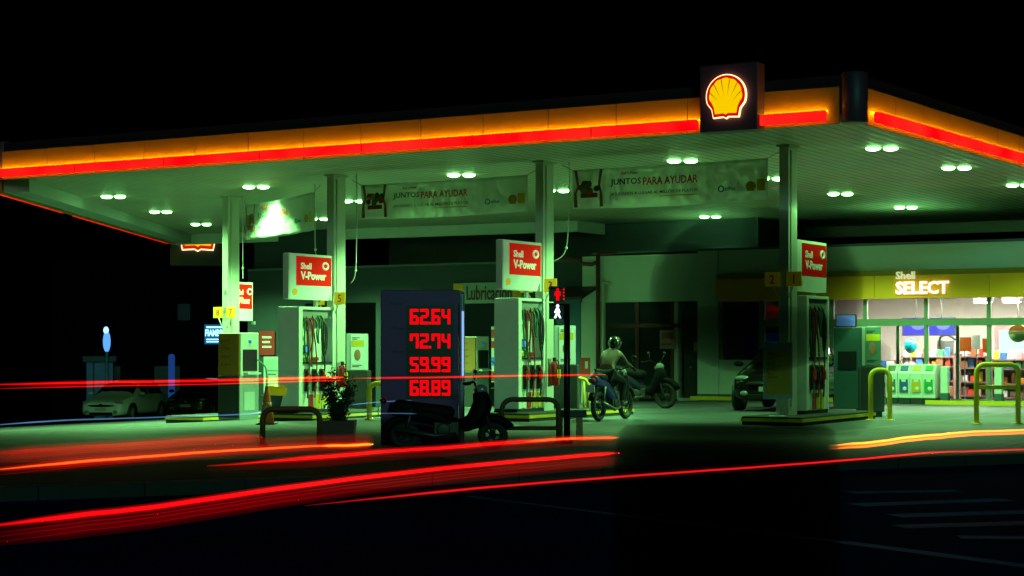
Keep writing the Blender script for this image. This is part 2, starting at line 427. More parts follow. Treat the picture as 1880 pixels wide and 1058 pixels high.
def sF(px):                                    # distance along the front edge from the left corner, for a photo column
    k = (px - 940) / FPX; A = FL; D = (FR - FL).normalized()
    return (k * A.y - A.x) / (D.x - k * D.y)
fascia(cp[0], cp[1], [(0.0, sF(1289)), (sF(1402), sF(1524))], 0.1, 0.25)
lenR = (cp[2] - cp[1]).length
fascia(cp[1], cp[2], [(0.35, lenR - 0.1)], 0.25, 0)
fascia(cp[5], cp[0], [(0.2, (cp[0] - cp[5]).length - 6.6), ((cp[0] - cp[5]).length - 5.6, (cp[0] - cp[5]).length - 0.1)], 0, 0.1, drop=0.28)
# rear edges: plain downstand beams
for a, b in ((cp[2], cp[3]), (cp[3], cp[4]), (cp[4], cp[5])):
    d, o, ln = edge_frame(a, b); mb = MB(); edge_box(mb, a, d, o, 0.05, ln - 0.01, 0.004, 0.14, H - 0.30, H + 0.8); mb.build('edge_beam', whitem, canopy)
d, o, ln = edge_frame(cp[5], cp[0]); mb = MB(); edge_box(mb, cp[5], d, o, 0.2, ln - 0.2, -0.55, -0.02, H - 0.26, H - 0.004); mb.build('edge_beam', mat('beam grey', (0.3, 0.33, 0.3), 0.6), canopy)
# rounded corner pieces
for q, rr in ((cp[1], 0.19), (cp[0], 0.12)):
    mb = MB(); mb.lathe([(rr, H - 0.02), (rr + 0.02, H + 0.0), (rr + 0.02, H + 0.74), (rr, H + 0.76)], 24, 0, (q.x - rr * 0.35 * (1 if q is cp[1] else -1), q.y + rr * 0.55, 0)); mb.build('corner_post', navy_cap, canopy)

# ------------------------------------------------------------------ scallop signs on the canopy edge
sc_red = mat('lit red acrylic', (0.5, 0.01, 0.01), 0.4, emit=(0.75, 0.004, 0.004), es=0.75)
sc_yel = mat('lit yellow acrylic', (0.8, 0.5, 0.0), 0.4, emit=(1.0, 0.60, 0.0), es=0.95)
sc_rim = glow('lit sign rim', (1.0, 0.66, 0.28), 2.6)
rib_m = mat('sign rib brown', (0.3, 0.06, 0.0), 0.5, emit=(0.45, 0.12, 0.0), es=0.5)
def shell_outline(s, lobes=False):
    pts = []; k = 60; a0, a1 = R(200), R(-20)
    for i in range(k + 1):
        a = a0 + (a1 - a0) * i / k; r = 1.0
        if lobes:
            ph = (i / k) * 7; r = 0.93 + 0.07 * math.sqrt(max(0, math.sin(math.pi * (ph % 1.0))))
        pts.append((r * math.cos(a) * s, r * math.sin(a) * s))
    low = [(0.72, -0.62), (0.64, -1.02), (0.13, -0.99), (0.0, -1.07), (-0.13, -0.99), (-0.64, -1.02), (-0.72, -0.62)]
    return pts + [(x * s, y * s) for x, y in low]
def make_shell(parent, s, cx, cz, y, lit=True):
    A = lambda pl: [(cx + x, cz + z) for x, z in pl]
    if lit: MB().prism(A(shell_outline(s * 1.05)), y - 0.05, y - 0.01).build('halo_rim', sc_rim, parent)
    MB().prism(A(shell_outline(s)), y - 0.06, y - 0.051).build('scallop_border', sc_red, parent)
    MB().prism(A([(x, z + s * 0.012) for x, z in shell_outline(s * 0.86, True)]), y - 0.068, y - 0.0605).build('scallop', sc_yel, parent)
    mb = MB()
    for i in range(1, 7):
        a = R(200) + (R(-20) - R(200)) * i / 7
        d = Vector((math.cos(a), math.sin(a))); base = Vector((0, -0.62)); tip = d * 0.80
        p = base.lerp(tip, 0.42); q = tip; nrm = Vector((-(q - p).y, (q - p).x)).normalized()
        mb.prism(A([tuple(v * s) for v in (p, q + nrm * -0.022, q + nrm * 0.022)]), y - 0.072, y - 0.0685)
    mb.build('rib', rib_m, parent)
# front sign
s0, s1 = sF(1287), sF(1391); D2 = (FR - FL).normalized(); O2 = Vector((D2.y, -D2.x))
ctr = FL + D2 * ((s0 + s1) / 2 + 0.13) + O2 * 0.30
sign = thing('brand_sign', 'square dark sign with large lit yellow scallop above the canopy front edge', 'sign', (ctr.x, ctr.y, H - 0.07), math.atan2(D2.y, D2.x))
wd = (s1 - s0) / 2
MB().box(-wd, wd, -0.04, 0.28, 0, 1.06).build('sign_box', navy_cap, sign, bevel=0.015)
make_shell(sign, 0.325, -0.02, 0.55, -0.04)
# left rear sign, hanging below the edge
sign = thing('brand_sign', 'grey sign box with half hidden lit scallop under the rear left canopy corner', 'sign', tuple(atp(363, 488, 54.6)), R(12))
MB().box(-0.85, 0.9, -0.04, 0.3, 0, 2.3).build('sign_box', wall_p, sign, bevel=0.02)
make_shell(sign, 0.72, 0.0, 1.24, -0.04)

# ------------------------------------------------------------------ lamps in the soffit
lens_w = lens_m
def lamp_power(px):                            # energy tuned per lamp for ground brightness: weaker towards the shop
    return 1.35 - 0.72 * max(0.0, min(1.0, (px - 900) / 900)) + 0.12 * math.sin(px * 1.7)
proto = None
for px, py in ((208, 360), (295, 388), (369, 411), (470, 342), (585, 401), (650, 368), (847, 320), (1022, 349), (1253, 294), (1304, 397), (1415, 327), (1543, 355), (1619, 271), (1663, 380), (1756, 307), (1872, 339), (545, 374)):  # last lamp is invented, to light the left banner from behind
    Y = (H - CAM_H) * FPX / (HZ - py); p = Vector(((px - 940) / FPX * Y, Y, H))
    if proto is None:
        proto = thing('canopy_light', 'twin round white lamp let into the slatted canopy soffit', 'ceiling light', p, 0, 'twin lamps in the canopy soffit')
        for dx in (-0.155, 0.155):
            MB().lathe([(0.145, 0.0), (0.145, -0.006), (0.135, -0.010), (0.13, -0.004)], 20, 0, (dx, 0, 0)).build('lamp_rim', grey, proto)
            MB().lathe([(0.125, -0.012), (0.12, -0.03), (0.09, -0.048), (0.05, -0.056), (0.01, -0.058)], 18, 0, (dx, 0, 0)).build('lens', lens_w, proto)
        ld = bpy.data.lights.new('lamp_beam', 'SPOT'); ld.energy = LAMP_W; ld.color = LAMP; ld.spot_size = R(132); ld.spot_blend = 0.45; ld.shadow_soft_size = 0.16
        lo = bpy.data.objects.new('lamp_beam', ld); COL.objects.link(lo); lo.parent = proto; lo.location = (0, 0, -0.24); ld.energy *= lamp_power(px); ld.spot_size = R(160); ld.spot_blend = 0.34
    else:
        c = dup(proto, p, 0)
        for ch in c.children:
            if ch.type == 'LIGHT': ch.data = ch.data.copy(); ch.data.energy = LAMP_W * lamp_power(px); ch.data.spot_size = R(160 if px < 300 else 132); ch.data.spot_blend = 0.34 if px < 300 else 0.45

# ------------------------------------------------------------------ canopy columns
COLS = [(Vector((4.77, 30.1, 0)), 'beside the two and one pump plates'), (Vector((0.61, 32.65, 0)), 'behind the middle pump'), (Vector((-3.55, 35.2, 0)), 'carrying the yellow five plate'), (Vector((-6.5, 40.3, 0)), 'carrying the eight and seven plates')]
for c, d in COLS:
    z0 = gz(c.x, c.y); t = thing('canopy_column', 'white rectangular steel column under the canopy ' + d, 'column', (c.x, c.y, z0), RZ, 'columns under the canopy')
    hh = H - z0
    mb = MB(); mb.box(-0.085, 0.085, -0.2, 0.2, 0.12, hh - 0.04); mb.build('shaft', column_p, t, bevel=0.008)
    MB().box(-0.13, 0.13, -0.25, 0.25, 0.0, 0.118).box(-0.12, 0.12, -0.24, 0.24, hh - 0.037, hh - 0.002).build('base_plate', column_p, t)
    mb = MB(); mb.tube([(0.092, -0.1, 0.3), (0.092, -0.1, hh - 0.1)], 0.012); mb.build('conduit', column_p, t)

# ------------------------------------------------------------------ pump islands
def island(c, y0, y1):
    z0 = gz(c.x, c.y); t = thing('pump_island', 'raised concrete island with yellow edge under the fuel pumps', 'island', (c.x, c.y, z0 - 0.05), RZ, 'raised pump islands')
    MB().box(-0.55, 0.55, y0, y1, 0, 0.2).build('island_kerb', concrete, t, bevel=0.03)
    MB().box(-0.558, 0.558, y0 - 0.008, y1 + 0.008, 0.11, 0.165).build('edge_stripe', yellow, t)
    return z0 + 0.15
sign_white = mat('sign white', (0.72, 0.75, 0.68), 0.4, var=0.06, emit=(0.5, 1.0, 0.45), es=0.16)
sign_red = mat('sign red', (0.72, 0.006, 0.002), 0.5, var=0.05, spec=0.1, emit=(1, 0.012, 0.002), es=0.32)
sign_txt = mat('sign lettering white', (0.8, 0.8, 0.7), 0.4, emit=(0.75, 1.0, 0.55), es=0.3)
screen_b = glow('blue lit screen', (0.12, 0.42, 0.9), 1.1)
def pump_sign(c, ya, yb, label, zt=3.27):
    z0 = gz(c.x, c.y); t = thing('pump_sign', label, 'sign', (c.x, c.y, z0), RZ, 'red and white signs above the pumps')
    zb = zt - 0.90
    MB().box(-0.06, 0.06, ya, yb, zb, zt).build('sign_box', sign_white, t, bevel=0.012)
    MB().box(-0.066, 0.064, ya - 0.012, ya + 0.03, zb + 0.01, zt - 0.01).build('sign_edge', whitem, t, bevel=0.004)
    r0, r1 = ya + 0.24, yb - 0.03; X = 0.0615
    MB().box(X, X + 0.004, r0, r1, zb + 0.28, zt - 0.05).build('red_panel', sign_red, t)
    wd = r1 - r0; hh = zt - 0.05 - zb - 0.28
    text('Shell', 'lettering', sign_txt, t, 'right', (X + 0.006, r0 + 0.12 * wd, zb + 0.28 + hh * 0.56), hh * 0.22, wd * 0.30, 0.02, 0.006)
    text('V-Power', 'lettering', sign_txt, t, 'right', (X + 0.006, r0 + 0.12 * wd, zb + 0.28 + hh * 0.20), hh * 0.28, wd * 0.72, 0.03, 0.006)
    ring = [(X + 0.01, r0 + wd * 0.82 + 0.085 * math.cos(a * math.pi / 12), zb + 0.28 + hh * 0.70 + 0.062 * math.sin(a * math.pi / 12)) for a in range(24)]
    MB().tube(ring, 0.022, 6, 0, True).build('ring_emblem', sign_txt, t)
    mb = MB(); mb.prism([(ya + 0.20 + x * 0.075, zb + 0.15 + z * 0.06) for x, z in shell_outline(1.0)], X, X + 0.006, 'x'); mb.build('scallop', mat('small scallop', (0.8, 0.42, 0.01), 0.5, emit=(1, 0.45, 0), es=0.2), t)
    yc = -0.22 if ya < 0 else 0.22
    MB().box(-0.03, 0.03, min(yc, 0), max(yc, 0), zb + 0.2, zb + 0.3).box(-0.03, 0.03, min(yc, 0), max(yc, 0), zt - 0.3, zt - 0.2).build('bracket', grey, t)
    if zb > 2.2: MB().box(-0.03, 0.03, ya + 0.9, ya + 0.98, 2.22, zb - 0.004).build('bracket', grey, t)
def plates(c, digs, label, z, xs):
    z0 = 0; t = thing('pump_number_plate', label, 'number plate', (c.x, c.y, 0), RZ, 'yellow pump number plates')
    for dg, x in zip(digs, xs):
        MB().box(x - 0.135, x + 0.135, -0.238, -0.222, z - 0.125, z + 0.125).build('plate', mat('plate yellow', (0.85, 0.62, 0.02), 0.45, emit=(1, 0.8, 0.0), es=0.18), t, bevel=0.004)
        text(dg, 'numeral', red_ink, t, 'front', (x, -0.24, z - 0.075), 0.15, None, 0.01, 0.004, align='CENTER')
        MB().tube([(x * 0.9, -0.23, z - 0.13), (x * 0.5, -0.215, z - 0.3), (x * 0.25, -0.205, z - 0.34)], 0.012).build('bracket', column_p, t)
dial_m = mat('pump panel white', (0.88, 0.90, 0.78), 0.4, var=0.08)
def make_pump(c, y0, label, zb, ln=0.92):
    t = thing('fuel_pump', label, 'fuel pump', (c.x, c.y, zb), RZ, 'fuel pumps with hanging hoses')
    y1 = y0 + ln; X1 = 0.10; X0 = -0.36; T = 2.08
    mb = MB(); mb.box(X0, X1 + 0.06, y0, y0 + 0.12, 0.06, T); mb.build('end_panel', dial_m, t, bevel=0.012)
    mb = MB(); mb.box(X0 + 0.02, X1 - 0.14, y0 + 0.123, y1, 0.06, T - 0.06); mb.build('cabinet', dial_m, t)
    mb = MB(); mb.box(X0, X1 + 0.06, y0 + 0.123, y1, T - 0.055, T).box(X0, X1 + 0.05, y1 + 0.003, y1 + 0.06, 0.06, T); mb.build('canopy_frame', dial_m, t, bevel=0.006)
    MB().box(X1 - 0.137, X1 + 0.03, y0 + 0.123, y1, 0.06, 0.96).build('lower_panel', dial_m, t, bevel=0.006)
    MB().box(X1 - 0.137, X1 + 0.05, y0 + 0.125, y1 - 0.003, 0.963, 0.995).build('shelf', dark, t)
    MB().box(X1 - 0.137, X1 + 0.02, y0 + 0.13, y1 - 0.01, T - 0.22, T - 0.06).build('hose_rail', grey, t)
    MB().box(X0, X1 + 0.03, y0 + 0.0, y1 + 0.06, 0.0, 0.057).build('plinth', dark, t)
    xf = X1 - 0.137
    MB().box(xf, xf + 0.02, y0 + 0.16, y0 + 0.36, 1.42, 1.84).build('label_panel', mat('brown decal', (0.25, 0.05, 0.015), 0.5), t)
    MB().box(xf, xf + 0.03, y0 + 0.40, y0 + 0.56, 1.16, 1.33).build('screen_frame', dark, t)
    MB().box(xf + 0.031, xf + 0.034, y0 + 0.42, y0 + 0.54, 1.19, 1.30).build('screen', screen_b, t)
    for yy, mm_ in ((0.14, red_p), (0.40, yellow), (0.66, red_p)):
        MB().box(xf, xf + 0.025, y0 + yy, y0 + yy + 0.2, 1.02, 1.09).build('grade_label', mm_, t)
    for k, (yy, mm_) in enumerate(((0.20, red_p), (0.44, dark), (0.68, red_p))):
        MB().box(X1 + 0.031, X1 + 0.06, y0 + yy, y0 + yy + 0.13, 0.42, 0.86).build('holster', dark, t, bevel=0.01)
        mb = MB(); p = spline([(X1 + 0.07, y0 + yy + 0.06, 0.84), (X1 + 0.11, y0 + yy + 0.07, 0.74), (X1 + 0.09, y0 + yy + 0.07, 0.62), (X1 + 0.075, y0 + yy + 0.065, 0.5)])
        mb.tube(p, 0.022); mb.box(X1 + 0.07, X1 + 0.13, y0 + yy + 0.03, y0 + yy + 0.1, 0.6, 0.74); mb.build('nozzle', mm_, t)
    for yy, mm_ in ((0.14, dial_m), (0.34, red_p), (0.54, yellow), (0.74, yellow)):
        MB().box(X1 + 0.031, X1 + 0.045, y0 + yy, y0 + yy + 0.15, 0.08, 0.36).build('kick_panel', mm_, t)
    hz = T - 0.12
    for k, (ya, yb, dz, mm_, r_) in enumerate(((0.20, 0.30, 0.95, green_hose, 0.016), (0.28, 0.42, 0.75, red_hose, 0.016), (0.46, 0.30, 1.05, red_hose, 0.014), (0.68, 0.86, 0.85, dark, 0.016), (0.74, 0.80, 0.70, dark, 0.016), (0.62, 0.50, 0.6, green_hose, 0.015))):
        x = X1 + 0.03 + 0.012 * k
        p = spline([(xf + 0.1, y0 + ya, hz), (x, y0 + ya + 0.02, hz - 0.15), (x + 0.02, y0 + (ya * 0.7 + yb * 0.3) - 0.03, hz - dz * 0.7), (x + 0.02, y0 + (ya + yb) / 2, hz - dz), (x + 0.02, y0 + yb, hz - dz * 0.75), (x, y0 + yb + 0.02, hz - dz * 0.3), (xf + 0.1, y0 + yb - 0.02, hz - 0.05)])
        MB().tube(p, r_, 6).build('hose', mm_, t)
    for yy, mm_ in ((0.25, green_hose), (0.48, red_hose), (0.74, dark)):
        p = spline([(xf + 0.1, y0 + yy, hz), (X1 + 0.05, y0 + yy + 0.03, 1.5), (X1 + 0.09, y0 + yy + 0.05, 0.9), (X1 + 0.10, y0 + yy - 0.03, 0.30), (X1 + 0.09, y0 + yy + 0.04, 0.52)])
        MB().tube(p, 0.014, 6).build('hose', mm_, t)
    return t
P1, P3, P5, P7 = [c[0] for c in COLS]
zi1 = island(P1, -0.75, 2.9); zi3 = island(P3, -1.5, 2.6); zi5 = island(P5, -1.5, 2.6); zi7 = island(P7, -1.6, 2.6)
make_pump(P1, 0.45, 'fuel pump with dark hoses behind the yellow price board', zi1, 1.05)
make_pump(P3, -1.22, 'white fuel pump with looped hoses beside the walk signal', zi3)
make_pump(P5, -1.42, 'white fuel pump with looped hoses under the number five plate', zi5, 1.1)
pump_sign(P1, 0.24, 1.68, 'red and white sign facing the shop above the pump nearest the store', 3.20)
pump_sign(P3, -1.62, -0.22, 'red and white sign above the pump beside the walk signal', 3.27)
pump_sign(P5, -1.62, -0.22, 'red and white sign above the pump with the five plate', 3.27)
pump_sign(P7, -0.12, 0.72, 'partly hidden red and white sign behind the eight and seven plates', 3.2)
plates(P1, ('2', '1'), 'yellow plates numbered 2 and 1 on the column nearest the shop', 2.49, (-0.20, 0.20))
plates(P3, ('4', '3'), 'yellow plate numbered 3 above the red walk signal', 2.47, (-0.26, 0.26))
plates(P5, ('6', '5'), 'yellow plate numbered 5 on a white column', 2.30, (-0.26, 0.26))
plates(P7, ('8', '7'), 'yellow plates numbered 8 and 7 beside the left pump', 2.13, (-0.19, 0.19))

shaded_b = mat('shaded price board', (0.30, 0.12, 0.01), 0.5, var=0.1)  # yellow board browned in its colour, imitating its unlit side
blue_dot = mat('blue decal', (0.03, 0.15, 0.6), 0.5, emit=(0.05, 0.3, 1), es=0.2)
def side_dispenser(loc, label, sc_=1.0):
    t = thing('payment_pump', label, 'fuel pump', loc, RZ, 'square pumps with a dark price board')
    MB().box(-0.30, 0.30, -0.34, 0.30, 0.0, 0.95).build('lower_cabinet', mat('pump base grey', (0.30, 0.33, 0.32), 0.45), t, bevel=0.012)
    MB().box(-0.30, 0.30, -0.30, 0.30, 0.953, 1.88).build('upper_cabinet', dial_m, t, bevel=0.015)
    MB().box(-0.285, 0.285, -0.35, -0.303, 0.96, 1.86).build('price_board', shaded_b, t, bevel=0.006)
    MB().box(-0.29, 0.29, -0.36, -0.343, 0.05, 0.94).build('end_panel', dark, t)
    for i, s in enumerate(('Super', 'V-Power', 'Diesel', 'Euro')):
        text(s, 'lettering', maroon, t, 'front', (-0.2, -0.352, 1.68 - i * 0.17), 0.06, 0.26, 0.0, 0.003)
    MB().box(0.303, 0.33, -0.24, 0.22, 1.05, 1.52).build('display', black, t, bevel=0.006)
    MB().lathe([(0.05, 0.302), (0.05, 0.308)], 16, 0, (0, 0.0, 1.70), 'x').build('emblem', blue_dot, t)
    MB().box(0.303, 0.42, -0.22, 0.24, 0.98, 1.02).build('shelf', whitem, t)
    MB().box(0.303, 0.312, -0.2, 0.15, 0.2, 0.6).build('notice', mat('notice grey', (0.5, 0.55, 0.5), 0.6), t)
    MB().tube(spline([(0.34, 0.2, 1.3), (0.5, 0.3, 1.1), (0.48, 0.34, 0.6), (0.36, 0.3, 0.5)]), 0.018, 6).build('hose', green_hose, t)
    return t
p = at(439, 38.0); side_dispenser((p.x, p.y, gz(p.x, p.y) + 0.03), 'white pump with tall shade-browned price board below the eight and seven plates')
p = at(869, 46.0); side_dispenser((p.x, p.y, p.z), 'white pump with dark screen just behind the red price totem')
p = at(1567, 33.4); t = thing('payment_terminal', 'tall teal payment cabinet with lit blue screen on top near the shop', 'terminal', (p.x, p.y, zi1), RZ)
MB().box(-0.27, 0.27, -0.35, 0.35, 0, 1.55).build('cabinet', mat('teal cabinet', (0.03, 0.08, 0.09), 0.4), t, bevel=0.015)
MB().box(-0.25, 0.16, -0.30, -0.25, 1.56, 1.80).build('monitor', dark, t, bevel=0.008)
MB().box(-0.23, 0.14, -0.304, -0.301, 1.58, 1.78).build('screen', glow('terminal screen', (0.18, 0.55, 0.95), 0.95), t)
MB().box(0.273, 0.31, -0.2, 0.2, 0.6, 1.1).build('keypad', dark, t)
MB().box(-0.18, 0.18, -0.37, -0.352, 0.75, 1.1).build('card_reader', black, t, bevel=0.006)
# poster cases on dark bins, behind two columns
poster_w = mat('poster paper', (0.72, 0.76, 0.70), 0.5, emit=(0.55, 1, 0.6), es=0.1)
def poster_case(px, Y, pyt, pyb, label, paper=poster_w):
    p = at(px, Y); s = FPX / Y; z1 = CAM_H + (HZ - pyt) / s - p.z; z0 = CAM_H + (HZ - pyb) / s - p.z
    t = thing('poster_case', label, 'poster case', p, R(-6))
    MB().box(-0.20, 0.20, 0.0, 0.36, z0, z1).build('case', mat('case grey', (0.42, 0.47, 0.46), 0.5), t, bevel=0.01)
    MB().box(-0.10, 0.195, -0.012, -0.002, z0 + 0.01, z1 - 0.01).build('poster', paper, t)
    MB().box(-0.085, 0.18, -0.016, -0.013, z1 - 0.27, z1 - 0.14).build('yellow_band', yellow, t)
    MB().ball((0.04, -0.014, z0 + 0.32), 0.07, 0.006, 0.12).build('picture', mat('picture red', (0.45, 0.16, 0.10), 0.6), t)
    for zz, ww in ((z1 - 0.09, 0.16), (z1 - 0.12, 0.11), (z0 + 0.10, 0.2), (z0 + 0.07, 0.14)):
        MB().box(-0.07, -0.07 + ww, -0.016, -0.013, zz, zz + 0.014).build('print_line', ink, t)
    MB().box(-0.24, 0.26, -0.05, 0.4, 0.1, z0 - 0.005).build('bin', dark, t, bevel=0.02)
    MB().box(-0.2, 0.22, 0, 0.36, 0.0, 0.097).build('foot', dark, t)
poster_case(653, 36.6, 613, 680, 'white poster case with yellow band right of pump five')
poster_case(1036, 33.8, 598, 670, 'white poster case behind the walk signal post')
poster_case(1598, 33.0, 600, 672, 'shaded poster case beside the terminal facing the shop', mat('shaded poster paper', (0.10, 0.20, 0.15), 0.6))  # paper darkened in its colour, imitating shade on this case
# fire extinguishers
def extinguisher(c, dx, dy, label):
    q = Vector((c.x, c.y, 0)) + U * dx + V * dy
    t = thing('fire_extinguisher', label, 'extinguisher', (q.x, q.y, gz(q.x, q.y) + 0.62), RZ)
    MB().lathe([(0.08, 0), (0.095, 0.02), (0.095, 0.36), (0.06, 0.43), (0.03, 0.45)], 16).build('cylinder', red_p, t)
    MB().box(-0.03, 0.03, -0.02, 0.02, 0.45, 0.52).tube([(0, 0, 0.5), (0.1, -0.02, 0.45), (0.11, -0.02, 0.15)], 0.012).build('valve', dark, t)
    MB().box(0.085, 0.1, -0.06, 0.05, 0.14, 0.3).build('paper_label', yellow, t)
    MB().box(-0.12, -0.09, -0.05, 0.05, -0.02, 0.5).build('bracket', grey, t)
extinguisher(P3, 0.30, -0.15, 'red fire extinguisher on the column behind the walk signal')
extinguisher(P5, 0.30, -0.20, 'red fire extinguisher beside pump five above the shrub')
# yellow price list board, near pump one
q = at(1428, 29.3); t = thing('price_list_board', 'yellow price list in a white frame on a short stand', 'board', (q.x, q.y, zi1), R(-4))
MB().box(-0.245, 0.245, -0.02, 0.02, 0.30, 1.26).build('frame', whitem, t, bevel=0.01)
MB().box(-0.205, 0.205, -0.025, -0.0205, 0.38, 1.12).build('yellow_panel', mat('price list yellow', (0.95, 0.62, 0.01), 0.5), t)
for i, (s, wd_) in enumerate((('Shell', 0.12), ('V-Power', 0.24), ('Nafta', 0.11), (None, 0), ('Shell', 0.12), ('V-Power', 0.24), ('Diesel', 0.12), (None, 0), ('Shell', 0.11), ('Diesel', 0.15))):
    if s: text(s, 'lettering', red_ink, t, 'front', (-0.17, -0.026, 1.06 - i * 0.045), 0.034, wd_, 0.01, 0.002)
MB().box(-0.03, 0.03, -0.015, 0.015, 0.02, 0.298).box(-0.14, 0.14, -0.12, 0.12, 0, 0.018).build('stand', whitem, t)

# ------------------------------------------------------------------ banners strung under the canopy
def banner_mat():
    m = bpy.data.materials.new('banner vinyl'); m.use_nodes = True
    n = m.node_tree.nodes; l = m.node_tree.links; n.remove(n['Principled BSDF'])
    d = n.new('ShaderNodeBsdfDiffuse'); d.inputs[0].default_value = (0.72, 0.76, 0.70, 1)
    t = n.new('ShaderNodeBsdfTranslucent'); t.inputs[0].default_value = (0.85, 0.88, 0.80, 1)
    nz = n.new('ShaderNodeTexNoise'); nz.inputs['Scale'].default_value = 7; nz.inputs['Detail'].default_value = 5
    tc = n.new('ShaderNodeTexCoord'); l.new(tc.outputs['Object'], nz.inputs['Vector'])
    r = n.new('ShaderNodeMapRange'); r.inputs[1].default_value = 0.3; r.inputs[2].default_value = 0.7; r.inputs[3].default_value = 0.25; r.inputs[4].default_value = 0.75
    l.new(nz.outputs['Fac'], r.inputs[0])
    mx = n.new('ShaderNodeMixShader'); l.new(r.outputs[0], mx.inputs[0]); l.new(d.outputs[0], mx.inputs[1]); l.new(t.outputs[0], mx.inputs[2])
    l.new(mx.outputs[0], n['Material Output'].inputs[0]); return m
vinyl = banner_mat()
def banner(a, b, zt, hh, label, tw=1.0):
    """a, b: world ends (x, y)"""
    a, b = Vector(a), Vector(b); ln = (b - a).length; rz = math.atan2((b - a).y, (b - a).x)
    t = thing('hanging_banner', label, 'banner', (a.x, a.y, zt), rz, 'charity banners under the canopy')
    nx, nz_ = 48, 10; vs = []; fs = []
    def wave(x, z): return 0.018 * math.sin(x * 5.1 + z * 2) + 0.012 * math.sin(x * 11 + 1) * (0.3 + z) + 0.02 * (1 - x / ln) * math.sin(z * 6)
    for j in range(nz_ + 1):
        for i in range(nx + 1):
            x = ln * i / nx; z = -hh * j / nz_
            sag = -0.035 * math.sin(math.pi * i / nx) * (0.4 + 0.6 * j / nz_)
            vs.append((x, wave(x, -z), z + sag))
    k = nx + 1
    for j in range(nz_):
        for i in range(nx): fs.append((j * k + i, j * k + i + 1, (j + 1) * k + i + 1, (j + 1) * k + i))
    o = MB().add(vs, fs, 0, True).build('vinyl_sheet', vinyl, t)
    md = o.modifiers.new('thickness', 'SOLIDIFY'); md.thickness = 0.002
    tb = mat('banner dark lettering', (0.015, 0.03, 0.03), 0.6); tr = mat('banner red lettering', (0.85, 0.05, 0.01), 0.6)
    yo = -0.05
    text('JUNTOS', 'lettering', tb, t, 'front', (ln * 0.215, yo, -hh * 0.50), hh * 0.20, ln * 0.16, 0.02, 0.003)
    text('PARA AYUDAR', 'lettering', tr, t, 'front', (ln * 0.385, yo, -hh * 0.50), hh * 0.20, ln * 0.28, 0.02, 0.003)
    text('¡AYUDANOS A LLEGAR AL MILLÓN DE PLATOS!', 'lettering', tb, t, 'front', (ln * 0.215, yo, -hh * 0.74), hh * 0.115, ln * 0.45, 0.005, 0.003)
    text('Shell V-Power', 'lettering', tr, t, 'front', (ln * 0.27, yo, -hh * 0.20), hh * 0.07, ln * 0.09, 0.02, 0.003)
    MB().box(ln * 0.47, ln * 0.66, yo - 0.002, yo, -hh * 0.80, -hh * 0.775).build('underline', yellow, t)
    text('nilus', 'lettering', mat('banner blue', (0.03, 0.3, 0.45), 0.6), t, 'front', (ln * 0.80, yo, -hh * 0.74), hh * 0.10, ln * 0.05, 0.02, 0.003)
    MB().tube([(ln * 0.78 + 0.05 * math.cos(a_), yo, -hh * 0.69 + 0.05 * math.sin(a_)) for a_ in [i * math.pi / 6 for i in range(12)]], 0.012, 6, 0, True).build('emblem', MATS['banner blue'], t)
    MB().prism([(ln * 0.925 + x * 0.10, -hh * 0.66 + z * 0.085) for x, z in shell_outline(1.0)], yo - 0.004, yo).build('scallop', mat('banner scallop', (0.55, 0.28, 0.01), 0.6), t)
    MB().box(ln * 0.955, ln * 0.995, yo - 0.004, yo, -hh * 0.78, -hh * 0.50).build('yellow_patch', yellow, t)
    # vegetable crate held by two arms
    x0, x1 = ln * 0.055, ln * 0.145
    MB().box(x0, x1, yo - 0.004, yo, -hh * 0.74, -hh * 0.62).build('crate', mat('crate red', (0.22, 0.03, 0.02), 0.6), t)
    for i in range(16):
        xx = x0 + (x1 - x0) * random.random(); zz = -hh * (0.34 + 0.26 * random.random())
        cm = random.choice([mat('veg red', (0.35, 0.04, 0.02), 0.6), mat('veg orange', (0.4, 0.2, 0.02), 0.6), mat('veg green', (0.05, 0.14, 0.05), 0.6), mat('veg dark', (0.02, 0.05, 0.03), 0.6)])
        MB().ball((xx, yo - 0.001 - i * 0.0004, zz), 0.05 + 0.03 * random.random(), 0.004, 0.045 + 0.03 * random.random(), 8, 6).build('vegetable', cm, t)
    arm = mat('printed arm', (0.22, 0.10, 0.06), 0.6)
    for x, sg in ((ln * 0.028, 1), (ln * 0.165, -1)):
        MB().prism([(x - 0.03, -0.02), (x + 0.03, -0.02), (x + 0.05 * sg + 0.03, -hh * 0.45), (x + 0.02, -hh * 0.62), (x + 0.04, -hh * 0.98), (x - 0.03, -hh * 0.98), (x - 0.03, -hh * 0.62), (x + 0.05 * sg - 0.02, -hh * 0.45)], yo - 0.003, yo).build('printed_arm', arm, t)
    MB().tube([(0, 0, 0), (-0.25, 0.05, 0.12)], 0.006, 5).tube([(ln, 0, 0), (ln + 0.3, 0.0, 0.12)], 0.006, 5).build('tie_rope', dark, t)
def between(c0, c1, pa, pb, off):
    d = (c1 - c0).normalized(); nn = Vector((d.y, -d.x, 0)); A = c0 + nn * off
    def hit(px):
        k = (px - 940) / FPX; s = (k * A.y - A.x) / (d.x - k * d.y); q = A + d * s; return (q.x, q.y)
    return hit(pa), hit(pb)
a, b_ = between(P5, P3, 662, 968, 0.1); banner(a, b_, 4.56, 0.68, 'long white charity banner hung between the two middle canopy columns')
a, b_ = between(P3, P1, 1050, 1409, 0.1); banner(a, b_, 4.60, 0.72, 'long white charity banner hung nearest the corner of the canopy')
a, b_ = between(P7, P5, 452, 577, 0.1); banner(a, b_, 4.52, 0.78, 'short brightly lit banner hung at the left columns')
